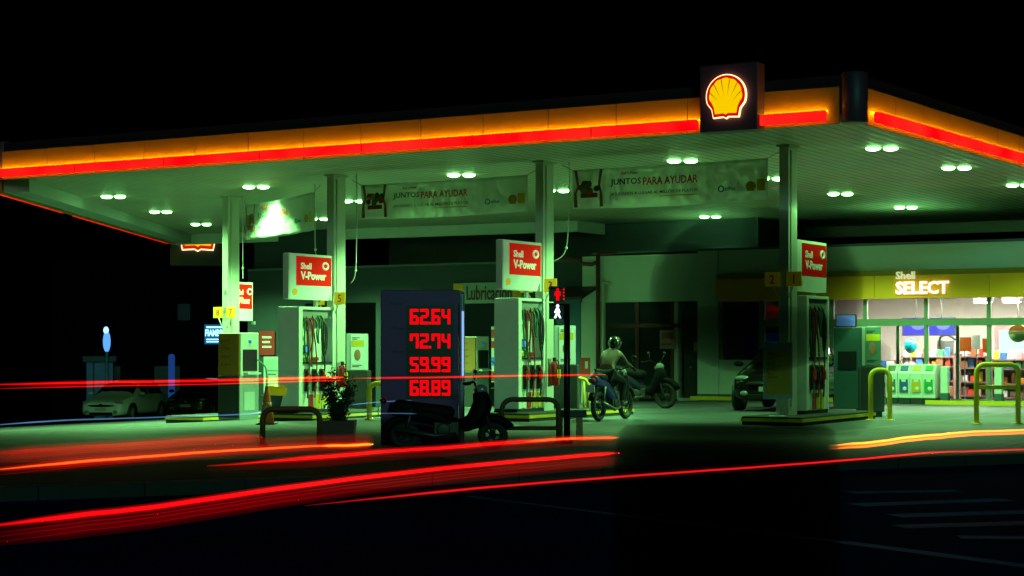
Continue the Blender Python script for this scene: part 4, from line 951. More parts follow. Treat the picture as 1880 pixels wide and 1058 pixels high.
# ------------------------------------------------------------------ pedestrian signal
a = at(1041, 23.9); t = thing('walk_signal', 'pedestrian signal with red standing figure above white walking figure on a dark post', 'traffic light', a, 0)
S2 = 23.9 / FPX; Z2 = lambda py: CAM_H + (HZ - py) * S2 - a.z; X2 = lambda px: (px - 1041) * S2
MB().tube([(0, 0, -0.1), (0, 0, Z2(558))], 0.045, 14).lathe([(0.08, 0), (0.08, 0.05), (0.05, 0.08)], 14).build('post', black, t)
for nm, y0, y1, m in (('red', 527, 554, led_red), ('white', 557, 586, led_white)):
    h = MB().box(X2(1008), X2(1036) , -0.06, 0.10, Z2(y1), Z2(y0)).build('signal_head', black, t, bevel=0.01)
    MB().box(X2(1008) - 0.004, X2(1036) + 0.01, -0.14, -0.062, Z2(y0) - 0.012, Z2(y0) + 0.004).build('visor', black, h)
    zc0, zc1 = Z2(y1) + 0.012, Z2(y0) - 0.016; xc = X2(1023.5); hh = zc1 - zc0; y = -0.068
    mb = MB(); mb.lathe([(hh * 0.11, y), (hh * 0.11, y + 0.006)], 14, 0, (xc, 0, zc1 - hh * 0.12), 'y')
    if nm == 'red':
        mb.prism([(xc - .11 * hh * 2, zc0 + hh * .72), (xc + .11 * hh * 2, zc0 + hh * .72), (xc + .12 * hh * 2, zc0 + hh * .40), (xc + .06 * hh * 2, zc0 + hh * .40), (xc + .06 * hh * 2, zc0), (xc - .06 * hh * 2, zc0), (xc - .06 * hh * 2, zc0 + hh * .40), (xc - .12 * hh * 2, zc0 + hh * .40)], y, y + 0.006)
        for i in range(4): mb.box(xc + 0.075, xc + 0.095, y, y + 0.006, zc0 + 0.01 + i * 0.045, zc0 + 0.03 + i * 0.045)
    else:
        q = [(-.10, .74), (.08, .74), (.20, .42), (.12, .38), (.09, .5), (.10, .36), (.26, .0), (.13, .0), (.01, .28), (-.12, .0), (-.26, .0), (-.10, .38), (-.08, .5), (-.18, .36), (-.24, .42)]
        mb.prism([(xc + u_ * hh, zc0 + v_ * hh) for u_, v_ in q], y, y + 0.006)
    mb.build('lit_figure', m, h)

# ------------------------------------------------------------------ cone, bins, shrub
a = at(490, 31.5); t = thing('traffic_cone', 'orange traffic cone behind the low dark hoop', 'cone', a)
MB().box(-0.18, 0.18, -0.18, 0.18, 0, 0.03).build('cone_base', dark, t, bevel=0.01)
MB().lathe([(0.14, 0.03), (0.085, 0.35), (0.03, 0.68), (0.022, 0.7)], 20).build('cone_body', orange_p, t); MB().lathe([(0.102, 0.28), (0.083, 0.40)], 20).build('reflective_band', mat('dirty band', (0.5, 0.25, 0.1), 0.5), t)
a = at(523, 34.4); t = thing('trash_bin', 'dark trash bin with a crumpled yellow bag over its rim', 'bin', a)
MB().lathe([(0.24, 0), (0.31, 0.62), (0.32, 0.64)], 20).build('bin_body', mat('bin blue grey', (0.05, 0.09, 0.11), 0.5), t)
mb = MB(); mb.lathe([(0.345, 0.52), (0.35, 0.62), (0.36, 0.68), (0.30, 0.71), (0.22, 0.68), (0.1, 0.66)], 26)
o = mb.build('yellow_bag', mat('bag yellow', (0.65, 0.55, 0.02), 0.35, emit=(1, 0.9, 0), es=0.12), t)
for v in o.data.vertices: v.co += Vector((random.uniform(-1, 1), random.uniform(-1, 1), random.uniform(-1, 1))) * 0.022
a = at(621, 24.4); t = thing('potted_shrub', 'dark leafy shrub in a square dark red planter beside the totem', 'plant', a)
MB().prism([(-0.21, 0), (0.21, 0), (0.245, 0.30), (-0.245, 0.30)], -0.22, 0.22).build('planter', mat('dark red planter', (0.07, 0.015, 0.015), 0.5), t, bevel=0.012)
mb = MB()
stems = []
for i in range(12):
    a_ = random.uniform(0, 6.28); r_ = random.uniform(0.1, 0.26); top = (r_ * math.cos(a_), r_ * math.sin(a_), random.uniform(0.62, 1.0))
    pl = spline([(0, 0, 0.28), (top[0] * 0.4, top[1] * 0.4, 0.45), top], 4); mb.tube(pl, [0.012 - 0.009 * k / (len(pl) - 1) for k in range(len(pl))], 5); stems.append(pl)
mb.build('stem', mat('bark', (0.05, 0.03, 0.02), 0.8), t)
mb = MB()
for pl in stems:
    for k in range(2, len(pl)):
        for _ in range(30):
            c = pl[k] + Vector((random.gauss(0, .045), random.gauss(0, .045), random.gauss(0, .035)))
            d = Vector((random.gauss(0, 1), random.gauss(0, 1), random.gauss(0.4, .7))).normalized(); s_ = d.cross(Vector((random.random(), random.random(), 1))).normalized(); ln = random.uniform(.03, .06)
            mb.add([c - s_ * ln * .3, c + d * ln * .6 , c + s_ * ln * .3, c + d * ln * -.5], [(0, 1, 2, 3)])
mb.build('foliage', mat('shrub leaves', (0.02, 0.04, 0.012), 0.7, var=0.4), t)

# ------------------------------------------------------------------ cars
tyre_m = rubber; carglass = mat('car glass', (0.008, 0.010, 0.012), 0.06, spec=0.7)
def make_car(label, loc, rz, paint, lamp_m, plate_m):
    t = thing('parked_car', label, 'car', loc, rz)
    ST = [(2.02, .50, .30, .62), (1.96, .72, .22, .70), (1.80, .81, .20, .76), (1.40, .86, .20, .86), (0.95, .87, .20, .93), (0.30, .87, .20, 1.34), (-0.15, .87, .20, 1.45), (-0.90, .87, .20, 1.46), (-1.50, .86, .20, 1.38), (-1.90, .82, .22, 1.02), (-2.0, .74, .28, .80), (-2.03, .55, .35, .70)]
    def ring(st):
        x, w_, zb, zt = st; belt = min(zt - 0.02, 0.62 + 0.30 * max(0, min(1, (zt - 0.6) / 0.35))); 
        up = zt > 1.0
        rw = w_ * (0.70 if up else 0.80); ru = zt - (0.07 if up else 0.03)
        pts = [(w_ * .86, zb), (w_ * .97, zb + .10), (w_, (zb + belt) / 2), (w_ * .97, belt), (rw, max(ru, belt + 0.005)), (rw * .6, zt - .012 if up else zt - .01), (0, zt)]
        full = pts + [(-a_, b_) for a_, b_ in pts[-2::-1]]
        return [Vector((x, y, z)) for y, z in full]
    rings = [ring(s) for s in ST]; n_ = len(rings[0]); vs = [v for r_ in rings for v in r_]; fs = []
    for i in range(len(rings) - 1):
        for j in range(n_):
            j2 = (j + 1) % n_; fs.append((i * n_ + j, i * n_ + j2, (i + 1) * n_ + j2, (i + 1) * n_ + j))
    fs += [tuple(range(n_)), tuple((len(rings) - 1) * n_ + j for j in range(n_))[::-1]]
    body = MB().add(vs, fs, 0, True).build('body', paint, t)
    body.modifiers.new('smooth', 'SUBSURF').levels = 1; body.modifiers['smooth'].render_levels = 1
    def patch(name, cells, m, off, inset=0.0):
        mb = MB()
        for q in cells:
            q = [Vector(p) for p in q]; c = sum(q, Vector()) / 4; nn = (q[1] - q[0]).cross(q[3] - q[0]).normalized()
            if nn.dot(Vector((c.x * 0.3, c.y, c.z - 0.7))) < 0: nn = -nn
            q = [c + (p - c) * (1 - inset) + nn * off for p in q]; back = [p - nn * 0.03 for p in q]
            mb.add(q + back, [(0, 1, 2, 3), (7, 6, 5, 4), (0, 1, 5, 4), (1, 2, 6, 5), (2, 3, 7, 6), (3, 0, 4, 7)])
        return mb.build(name, m, t)
    lerp = lambda i, j, f, k: rings[i][k].lerp(rings[j][k], f)
    rr = lambda k: n_ - 1 - k
    ws = []
    for k0, k1 in ((4, 5), (5, 6), (6, 7), (7, 8)): ws.append([lerp(4, 5, .10, k0), lerp(4, 5, .10, k1), lerp(4, 5, .98, k1), lerp(4, 5, .98, k0)])
    patch('windscreen', ws, carglass, 0.012)
    ws = [[lerp(8, 9, .15, k0), lerp(8, 9, .15, k1), lerp(8, 9, .9, k1), lerp(8, 9, .9, k0)] for k0, k1 in ((4, 5), (5, 6), (6, 7), (7, 8))]
    patch('rear_window', ws, carglass, 0.012)
    for k0, k1 in ((3, 4), (rr(3), rr(4))):
        for (i, f0, j, f1) in ((5, 0.0, 6, 1.0), (6, 0.15, 7, 0.92), (7, 0.05, 8, 0.8)):
            A_, B_ = lerp(i, j, f0, k0), lerp(i, j, f1, k0); C_, D_ = lerp(i, j, f1, k1), lerp(i, j, f0, k1)
            patch('side_window', [[A_.lerp(D_, .06), B_.lerp(C_, .06), C_.lerp(B_, .10), D_.lerp(A_, .10)]], carglass, 0.008)
    for sy in (-1, 1):
        for x in (1.28, -1.28):
            wh = MB().lathe([(.18, -.02), (.29, -.09), (.305, -.05), (.305, .05), (.29, .09), (.18, .03)], 24, 0, (x, sy * .79, .31), 'y').build('wheel', tyre_m, t)
            MB().lathe([(.19, -.095), (.19, .095), (.03, .1)] if sy > 0 else [(.03, -.1), (.19, -.095), (.19, .095)], 20, 0, (x, sy * .79, .31), 'y').build('rim', grey, wh)
            MB().lathe([(.35, -.04), (.35, .04)], 24, 0, (x, sy * .845, .33), 'y').build('wheel_arch', dark, t)
        MB().ball((1.86, sy * .60, .69), .13, .16, .055, 14, 8).build('headlight', lamp_m, t)
        MB().ball((-1.95, sy * .62, .82), .06, .12, .10, 12, 8).build('tail_light', mat('tail lamp red', (0.3, 0.01, 0.01), 0.2), t)
        MB().ball((0.72, sy * .97, .98), .07, .11, .065, 12, 8).build('mirror', paint, t)
        MB().box(-0.25, -0.10, sy * .873 - .012, sy * .873 + .012, .78, .80).build('door_handle', dark, t)
        MB().ball((2.0, sy * .52, .38), .04, .09, .05).build('fog_lamp', lamp_m, t)
    MB().ball((2.0, 0, .58), .05, .50, .045, 18, 8).build('grille', black, t)
    MB().box(1.985, 2.04, -.42, .42, .27, .36).build('lower_grille', black, t, bevel=.01)
    MB().box(2.03, 2.05, -.2, .2, .42, .52).build('number_plate', plate_m, t)
    MB().ball((2.03, 0, .62), .025, .06, .035).build('badge', chrome, t)
    return t
pl_w = mat('plate white', (0.5, 0.5, 0.48), 0.5)
car_white = mat('white car paint', (0.82, 0.84, 0.80), 0.22, coat=0.6, var=0.04)
car_black = mat('black car paint', (0.002, 0.002, 0.002), 0.2, coat=0.25, var=0.05)
car_grey = mat('grey car paint', (0.05, 0.055, 0.07), 0.2, coat=0.6, var=0.05)
hl = mat('headlight glass', (0.35, 0.4, 0.4), 0.08, 0.3)
q = at(229, 62.0); make_car('small white hatchback parked in the dark street on the left', q, R(-101), car_white, hl, pl_w)
q = at(372, 66.0); make_car('dark car parked behind the white hatchback', q, R(-98), car_grey, hl, pl_w)
q = at(1452, 37.6); make_car('black car waiting behind the yellow price board', q, R(-112), car_black, hl, pl_w)

# ------------------------------------------------------------------ motorcycles
seat_m = mat('seat vinyl', (0.006, 0.006, 0.006), 0.7, spec=0.15); dull = mat('dull bike metal', (0.07, 0.07, 0.075), 0.4, 0.5); engine_m = mat('engine metal', (0.03, 0.03, 0.03), 0.5)
def make_bike(label, loc, rz, paint, steer=0.0, scooter=False, group=None, accent=None):
    t = thing('motorcycle' if not scooter else 'scooter', label, 'motorcycle' if not scooter else 'scooter', loc, rz)
    wr = 0.29 if not scooter else 0.22; tw = 0.05 if not scooter else 0.06; xb, xf = -0.62, 0.62
    for x in (xb, xf):
        c = [(x + (wr - tw) * math.cos(a), 0, wr + (wr - tw) * math.sin(a)) for a in [i * math.pi / 14 for i in range(28)]]
        wh = MB().tube(c, tw, 10, 0, True).build('wheel', rubber, t)
        mb = MB()
        for i in range(10 if not scooter else 5):
            a = i * 2 * math.pi / (10 if not scooter else 5); mb.tube([(x, 0, wr), (x + (wr - tw * 1.4) * math.cos(a), 0, wr + (wr - tw * 1.4) * math.sin(a))], 0.008 if not scooter else 0.022, 5)
        mb.lathe([(.05, -.06), (.05, .06)], 12, 0, (x, 0, wr), 'y'); mb.build('rim', dull, wh)
    hx, hz_ = xf - 0.25, 0.98 if not scooter else 1.02
    mb = MB()
    for y in (-.075, .075): mb.tube([(xf, y, wr), (xf - 0.12, y, 0.62), (hx, y * .7, hz_ - 0.05)], 0.022, 8)
    mb.build('fork', dull, t)
    c = [(xf + (wr + .05) * math.cos(a), 0, wr + (wr + .05) * math.sin(a)) for a in [R(25) + i * R(14) for i in range(10)]]
    o = MB().tube(c, .07, 8).build('mudguard', paint, t)
    mb = MB(); mb.tube(spline([(hx - .12, -.34, hz_ + .03), (hx - .02, -.2, hz_ + .06), (hx, 0, hz_), (hx - .02, .2, hz_ + .06), (hx - .12, .34, hz_ + .03)]), .014, 8); mb.tube([(hx - .08, .26, hz_ + .04), (hx - .15, .36, hz_ + .03)], .02, 8).tube([(hx - .08, -.26, hz_ + .04), (hx - .15, -.36, hz_ + .03)], .02, 8); mb.build('handlebar', seat_m, t)
    for y in (-.27, .27):
        MB().tube([(hx - .03, y * .8, hz_ + .05), (hx, y * 1.05, hz_ + .2)], .007, 6).ball((hx, y * 1.1, hz_ + .23), .018, .055, .04).build('mirror', dark, t)
    MB().ball((hx + .09, 0, hz_ - .06), .10, .09, .085, 14, 10).build('headlight', hl, t)
    # front shield, step-through spine, seat, tail
    sh = spline([(hx + .06, 0, hz_ - .1), (hx + .10, 0, .72), (hx + .0, 0, .48), (hx - .2, 0, .36)]); k = len(sh)
    MB().tube(sh, [.10 + .05 * math.sin(math.pi * i / (k - 1)) for i in range(k)], 10).build('leg_shield', paint, t)
    sp_ = spline([(hx - .2, 0, .40), (0.0, 0, .42), (-.2, 0, .52), (-.45, 0, .68 + (-.12 if scooter else 0)), (-.85, 0, .80 + (-.14 if scooter else 0))]); k = len(sp_)
    MB().tube(sp_, [.09 + .05 * math.sin(math.pi * i / (k - 1)) for i in range(k)], 10).build('body_fairing', accent or paint, t)
    sd = -.14 if scooter else 0.0; se = spline([(0.08, 0, .72 + sd), (-.15, 0, .76 + sd), (-.45, 0, .80 + sd), (-.78, 0, .86 + sd)]); k = len(se)
    MB().tube(se, [.05, .08] + [.105] * (k - 4) + [.08, .05], 10).build('seat', seat_m, t)
    MB().box(-.22, .14, -.12, .12, .22, .44).lathe([(.10, -.15), (.10, .15)], 14, 0, (-.08, 0, .32), 'y').build('engine', engine_m, t, bevel=.02)
    MB().tube([(0.1, -.13, .26), (-.2, -.15, .22), (-.75, -.16, .34)], [.02, .035, .045], 10).build('exhaust', dull, t)
    MB().ball((-.92, 0, .78), .05, .08, .05).build('tail_light', mat('tail lamp red', (0.3, 0.01, 0.01), 0.2), t)
    c = [(xb + (wr + .06) * math.cos(a), 0, wr + (wr + .06) * math.sin(a)) for a in [R(75) + i * R(12) for i in range(8)]]
    MB().tube(c, .065, 8).build('mudguard', seat_m, t)
    MB().box(-1.0, -.985, -.09, .09, .56, .70).build('number_plate', pl_w, t)
    MB().tube([(xb, .09, wr), (xb + .1, .1, .66)], .025, 8).tube([(xb, -.09, wr), (xb + .1, -.1, .66)], .025, 8).build('shock_absorber', dull, t)
    return t
blue_b = mat('blue bike paint', (0.004, 0.012, 0.13), 0.3, coat=0.2); dk = mat('black bike paint', (0.003, 0.003, 0.004), 0.6, spec=0.12)
BK = at(1124, 31.7); BR_ = R(62)
make_bike('blue motorcycle ridden across the forecourt by a helmeted rider', BK, BR_, dk, accent=blue_b).scale = (0.94,) * 3
q = at(1180, 38.5); make_bike('dark motorcycle parked in front of the workshop bay', q, R(-40), dk, accent=mat('dark blue bike', (0.002, 0.004, 0.02), 0.6, spec=0.12))
q = at(824, 22.6); make_bike('black scooter parked in front of the price totem', q, R(4), dk, scooter=True).scale = (0.92, 0.85, 0.80)

# ------------------------------------------------------------------ people
def skin_mesh(J, E, root, sub=2):
    keys = list(J); me = bpy.data.meshes.new('skin'); me.from_pydata([J[k][:3] for k in keys], [(keys.index(a), keys.index(b)) for a, b in E], [])
    o = bpy.data.objects.new('skin', me); COL.objects.link(o)
    o.modifiers.new('s', 'SKIN').use_smooth_shade = True
    for k, sv in zip(keys, me.skin_vertices[0].data):
        r = J[k][3]; sv.radius = (r, J[k][4] if len(J[k]) > 4 else r); sv.use_root = (k == root)
    o.modifiers.new('d', 'SUBSURF').levels = sub; o.modifiers['d'].render_levels = sub
    bpy.context.view_layer.update()
    out = bpy.data.meshes.new_from_object(o.evaluated_get(bpy.context.evaluated_depsgraph_get()))
    bpy.data.objects.remove(o); return out
def join(meshes, name, mats, parent):
    bm = bmesh.new()
    for me in meshes: bm.from_mesh(me)
    bmesh.ops.recalc_face_normals(bm, faces=bm.faces[:])
    me = bpy.data.meshes.new(name); bm.to_mesh(me); bm.free(); me.materials.clear()
    me.materials.append(mats)
    for p in me.polygons: p.use_smooth = True; p.material_index = 0
    o = bpy.data.objects.new(name, me); COL.objects.link(o); o.parent = parent
    rm = o.modifiers.new('one_surface', 'REMESH'); rm.mode = 'VOXEL'; rm.voxel_size = 0.006 if name == 'body' else 0.012; rm.use_smooth_shade = True
    return o
def chain(*k): return [(k[i], k[i + 1]) for i in range(len(k) - 1)]
def hand(wrist, dirv, palm_n, side):
    """palm and five separate curled fingers, in one list of meshes"""
    d = Vector(dirv).normalized(); nn = Vector(palm_n).normalized(); s = d.cross(nn).normalized() * side; w_ = Vector(wrist); out = []
    J = {'w': (*w_, .026), 'p1': (*(w_ + d * .04), .034, .020), 'p2': (*(w_ + d * .085), .036, .017)}
    out.append(skin_mesh(J, chain('w', 'p1', 'p2'), 'w', 1))
    for i, (off, ln) in enumerate(((-.030, .062), (-.010, .072), (.010, .068), (.029, .052))):
        b0 = w_ + d * .075 + s * off; c1 = b0 + d * ln * .55 + nn * .012; c2 = c1 + d * ln * .25 + nn * .026; c3 = c2 - d * .004 + nn * .022
        out.append(skin_mesh({'a': (*b0, .010), 'b': (*c1, .0095), 'c': (*c2, .0085), 'd': (*c3, .0075)}, chain('a', 'b', 'c', 'd'), 'a', 1))
    b0 = w_ + d * .03 - s * .026; out.append(skin_mesh({'a': (*b0, .012), 'b': (*(b0 + d * .03 - s * .024 + nn * .01), .011), 'c': (*(b0 + d * .055 - s * .020 + nn * .03), .009)}, chain('a', 'b', 'c'), 'a', 1))
    return out
def figure(parent, J, E, hands, skinmat, jacket, trousers, mj, mt, hairmat, helmet=None):
    body = join([skin_mesh(J, E, 'pelvis')] + [m for h in hands for m in hand(*h)], 'body', skinmat, parent)
    def cloth(name, keys, edges, root, grow, m):
        K = {k: (*J[k][:3], J[k][3] * grow + .012, (J[k][4] if len(J[k]) > 4 else J[k][3]) * grow + .012) for k in keys}
        return join([skin_mesh(K, edges, root)], name, m, parent)
    cloth('jacket', jacket[0], jacket[1], 'pelvis', 1.05, mj); cloth('trousers', trousers[0], trousers[1], 'pelvis', 1.04, mt)
    return body
skin_p = mat('skin', (0.12, 0.07, 0.05), 0.5)
# rider (local frame of the bike: x forward)
rider = thing('person', 'motorcycle rider in grey jacket and dark helmet leaning over the handlebar', 'person', BK, BR_); rider.scale = (0.94,) * 3
J = {'pelvis': (-.28, 0, .92, .14, .12), 'waist': (-.20, 0, 1.05, .13, .11), 'chest': (-.06, 0, 1.22, .16, .13), 'neck': (.06, 0, 1.36, .055), 'head': (.12, 0, 1.47, .085), 'top': (.13, 0, 1.55, .07),
     'sl': (-.02, .18, 1.28, .065), 'el': (.08, .26, 1.10, .048), 'wl': (.25, .30, 1.03, .032), 'sr': (-.02, -.18, 1.28, .065), 'er': (.08, -.26, 1.10, .048), 'wr': (.25, -.30, 1.03, .032),
     'hl': (-.24, .11, .88, .095), 'kl': (.12, .20, .74, .065), 'al': (.02, .19, .36, .042), 'tl': (.14, .19, .30, .036), 'hr': (-.24, -.11, .88, .095), 'kr': (.12, -.20, .74, .065), 'ar': (.02, -.19, .36, .042), 'tr': (.14, -.19, .30, .036)}
E = chain('pelvis', 'waist', 'chest', 'neck', 'head', 'top') + chain('chest', 'sl', 'el', 'wl') + chain('chest', 'sr', 'er', 'wr') + chain('pelvis', 'hl', 'kl', 'al', 'tl') + chain('pelvis', 'hr', 'kr', 'ar', 'tr')
figure(rider, J, E, [((.25, .30, 1.03), (.7, .1, -.2), (0, 0, -1), 1), ((.25, -.30, 1.03), (.7, -.1, -.2), (0, 0, -1), -1)], skin_p,
       (['pelvis', 'waist', 'chest', 'sl', 'el', 'wl', 'sr', 'er', 'wr'], chain('pelvis', 'waist', 'chest') + chain('chest', 'sl', 'el', 'wl') + chain('chest', 'sr', 'er', 'wr')),
       (['pelvis', 'hl', 'kl', 'al', 'hr', 'kr', 'ar'], chain('pelvis', 'hl', 'kl', 'al') + chain('pelvis', 'hr', 'kr', 'ar')), mat('grey jacket', (0.035, 0.04, 0.037), 0.8, var=0.75, scale=5), mat('dark trousers', (0.004, 0.005, 0.012), 0.8), None)
MB().ball((.12, 0, 1.49), .145, .125, .14, 18, 12).build('helmet', mat('helmet shell', (0.008, 0.012, 0.012), 0.2, coat=0.3), rider)
MB().ball((.20, 0, 1.48), .075, .105, .06, 14, 8).build('visor', carglass, rider)

# the passer-by close to the camera, half faded: body below the chest dark, head and arms see-through
def veil(name, density):
    """a soft see-through figure: light is absorbed along its path through the body"""
    m = bpy.data.materials.new(name); m.use_nodes = True; n = m.node_tree.nodes; n.remove(n['Principled BSDF'])
    v = n.new('ShaderNodeVolumeAbsorption'); v.inputs[0].default_value = (0, 0, 0, 1); v.inputs[1].default_value = density
    m.node_tree.links.new(v.outputs[0], n['Material Output'].inputs['Volume']); return m
gp = Vector(((1334 - 940) / FPX * 3.3, 3.3, -0.12))
gh = thing('person', 'blurred dark see-through passer-by standing close to the camera', 'person', gp, R(0))
J = {'pelvis': (0, 0, .92, .17, .12), 'waist': (0, 0, 1.06, .165, .11), 'chest': (0, 0, 1.24, .18, .12), 'neck': (-.01, .01, 1.41, .075), 'jaw': (-.02, .03, 1.50, .085), 'head': (-.02, .03, 1.565, .098), 'top': (-.02, .03, 1.63, .075),
     'nose': (-.02, .145, 1.545, .014), 'earl': (-.125, .03, 1.545, .016), 'earr': (.085, .03, 1.545, .016),
     'sl': (-.17, 0, 1.34, .075), 'el': (-.185, .02, 1.06, .048), 'wl': (-.18, .10, .82, .03), 'sr': (.17, 0, 1.34, .085), 'er': (.225, .02, 1.15, .055), 'wr': (.18, .12, .94, .03),
     'hl': (-.10, 0, .86, .10), 'kl': (-.11, .01, .48, .068), 'al': (-.11, 0, .09, .045), 'tl': (-.12, .15, .04, .036), 'hr': (.10, 0, .86, .10), 'kr': (.11, .01, .48, .068), 'ar': (.11, 0, .09, .045), 'tr': (.12, .15, .04, .036)}
E = chain('pelvis', 'waist', 'chest', 'neck', 'jaw', 'head', 'top') + [('head', 'nose'), ('head', 'earl'), ('head', 'earr')] + chain('chest', 'sl', 'el', 'wl') + chain('chest', 'sr', 'er', 'wr') + chain('pelvis', 'hl', 'kl', 'al', 'tl') + chain('pelvis', 'hr', 'kr', 'ar', 'tr')
join([skin_mesh(J, E, 'pelvis')] + hand((-.18, .10, .82), (.0, .25, -.9), (.9, .2, 0), 1) + hand((.18, .12, .94), (0, .3, -.9), (-.9, .2, 0), -1), 'body', veil('faded body', 2.2), gh)
mb = MB(); mb.lathe([(.20, .60), (.215, .9), (.218, 1.10), (.214, 1.22), (.205, 1.265), (.19, 1.275)], 36)
o = mb.build('coat', veil('faded coat', 11.0), gh)
for v in o.data.vertices: v.co.y *= 0.62
for sx_ in (-1, 1):
    K = {'a': (.10 * sx_, 0, .57, .11), 'k': (.11 * sx_, .01, .48, .085), 'f': (.11 * sx_, 0, .11, .06)}
    join([skin_mesh(K, chain('a', 'k', 'f'), 'a')], 'trouser_leg', veil('faded trousers', 13.0), gh)
mb = MB(); mb.ball((.06, .03, 1.53), .205, .16, .16, 32, 20); mb.build('hair', veil('faded hair', 8.0), gh)
mb = MB(); mb.lathe([(.20, 1.255), (.232, 1.285), (.262, 1.35), (.262, 1.42), (.20, 1.47), (.11, 1.50)], 36)
o = mb.build('jacket', veil('faded jacket', 4.6), gh)
for v in o.data.vertices: v.co.y *= 0.6; v.co.x += 0.05

# ------------------------------------------------------------------ far left street
blue_w = mat('booth wall', (0.16, 0.22, 0.40), 0.7)  # blue lamplight is put into the wall colour
q = at(182, 78.0); t = thing('street_booth', 'pale booth lit blue by a lamp behind the white hatchback', 'booth', q, R(10))
MB().box(-0.55, 0.6, 0, 1.2, 0, 2.6).build('wall', blue_w, t); MB().box(-0.7, 0.75, -0.15, 1.3, 2.604, 2.85).build('roof', dark, t); MB().box(-0.28, -0.2, -0.02, -0.002, 0, 2.6).build('door_jamb', dark, t)
q = at(196, 77.0); t = thing('street_lamp', 'bright blue white lamp on a short post above the booth', 'lamp', q)
MB().tube([(0, 0, 0), (0, 0, 3.2)], 0.06).build('post', grey, t)
MB().ball((0, 0, 3.45), .17, .15, .48, 14, 10).build('lamp_head', glow('blue lamp', (0.12, 0.42, 1.0), 1.1), t)
MB().ball((-0.02, -0.05, 3.95), .12, .1, .16).build('bulb', glow('blue bulb', (0.3, 0.6, 1.0), 2.2), t)
q = at(315, 70.0); t = thing('lit_pillar', 'slim rounded pillar lit blue beside the street', 'pillar', q)
z1 = CAM_H + (HZ - 650) * 70 / FPX - q.z; z0 = 0.3
MB().box(-0.12, 0.12, -0.06, 0.06, z0, z1 - 0.12).lathe([(0.12, -0.06), (0.12, 0.06)], 20, 0, (0, 0, z1 - 0.12), 'y').build('lit_body', glow('pillar blue', (0.02, 0.10, 0.42), 0.42), t)
MB().box(-0.15, 0.15, -0.1, 0.1, 0, z0 - 0.003).build('foot', dark, t)
q = at(330, 84.0); t = thing('corner_shop', 'dark building across the street carrying a lit blue sign', 'building', (q.x, q.y, q.z), R(8))
MB().box(-6, 6, 0, 6, -1, 7.5).build('wall', mat('night wall', (0.002, 0.002, 0.003), 0.95, spec=0.0), t)
for x in (-4, -1.2, 1.8): MB().box(x, x + 1.2, -0.03, -0.004, 0.2, 2.4).build('shutter', dark, t)
MB().box(-0.1 + 0.0, 0.5, -0.03, -0.004, 4.6, 5.4).build('window', mat('night window', (0.005, 0.01, 0.03), 0.2), t)
q = atp(397, 632, 76.0); t = thing('lit_shop_sign', 'bright cyan sign reading FIAMBRES glowing left of the columns', 'sign', q, R(4))
MB().box(-0.5, 0.55, -0.05, 0.1, 0, 0.85).build('sign_box', glow('cyan sign', (0.02, 0.25, 0.55), 0.5), t)
cy = glow('cyan letters', (0.35, 0.85, 1.0), 2.2)
text('FIAMBRES', 'lettering', cy, t, 'front', (-0.47, -0.055, 0.34), 0.30, 0.99, 0.03, 0.01)
for z, h_ in ((0.70, 0.07), (0.18, 0.05), (0.08, 0.05)): MB().box(-0.42, 0.5, -0.065, -0.052, z, z + h_).build('lit_line', cy, t)
MB().tube([(0.4, 0.02, -1.9), (0.4, 0.02, 0)], 0.05).build('post', dark, t)
for px, py, cl, nm in ((242, 649, (0.5, 0.25, 1.0), 'violet'), (255, 640, (1.0, 0.5, 0.1), 'orange'), (229, 637, (0.2, 0.4, 0.8), 'pale blue')):
    q = atp(px, py, 120.0); t = thing('distant_lamp', 'tiny %s street light far down the dark street' % nm, 'lamp', (q.x, q.y, gz(q.x, q.y)))
    MB().ball((0, 0, q.z - gz(q.x, q.y)), .13).build('bulb', glow('far ' + nm, cl, 1.6), t)
    MB().tube([(0, 0.2, 0), (0, 0.2, q.z - gz(q.x, q.y))], .04).build('post', dark, t)

# ------------------------------------------------------------------ light streaks over the street
def streak(label, pts, z, rad, layers):
    """pts: (photo column, row) pairs met by a light travelling at height z above the forecourt"""
    P = []
    for px, py in pts:
        Y = (CAM_H - z) * FPX / (py - HZ); P.append(Vector(((px - 940) / FPX * Y, Y, z)))
    P = spline(P, 10); jt = 0.10 * rad; P = [p + Vector((0, 0, jt * (math.sin(i * 0.5 + pts[0][0]) + 0.5 * math.sin(i * 1.3)))) for i, p in enumerate(P)]
    t = thing('light_streak', label, 'light streak', P[0], 0, 'light streaks over the street')
    k = len(P)
    for i, (nm, f, dz, m) in enumerate(layers):
        q = [p - P[0] + Vector((0, 0, dz)) for p in P]
        MB().tube(q, [rad * f * min(1.0, 0.15 + 5.0 * j / k, 0.25 + 0.3 * (k - 1 - j)) for j in range(k)], 10).build(nm, m, t)
def beam(name, col, s_):
    m = bpy.data.materials.new(name); m.use_nodes = True; n = m.node_tree.nodes; n.remove(n['Principled BSDF'])
    v = n.new('ShaderNodeEmission'); v.inputs[0].default_value = (*col, 1); v.inputs[1].default_value = s_
    m.node_tree.links.new(v.outputs[0], n['Material Output'].inputs['Volume']); return m
core_r = beam('streak red', (1.0, 0.003, 0.004), 46); core_o = beam('streak orange', (1.0, 0.13, 0.012), 60); core_y = beam('streak amber', (1.0, 0.36, 0.012), 60)
haze_r = beam('streak red haze', (1.0, 0.0, 0.003), 0.42); haze_o = beam('streak orange haze', (1.0, 0.07, 0.0), 9); mid_r = beam('streak red glow', (1.0, 0.0, 0.002), 5.5)
mid2 = beam('streak red thread', (1.0, 0.0, 0.002), 30); core_b = beam('streak pale blue', (0.2, 0.5, 1.0), 16); thin_r = beam('streak thin red', (1.0, 0.01, 0.012), 190)
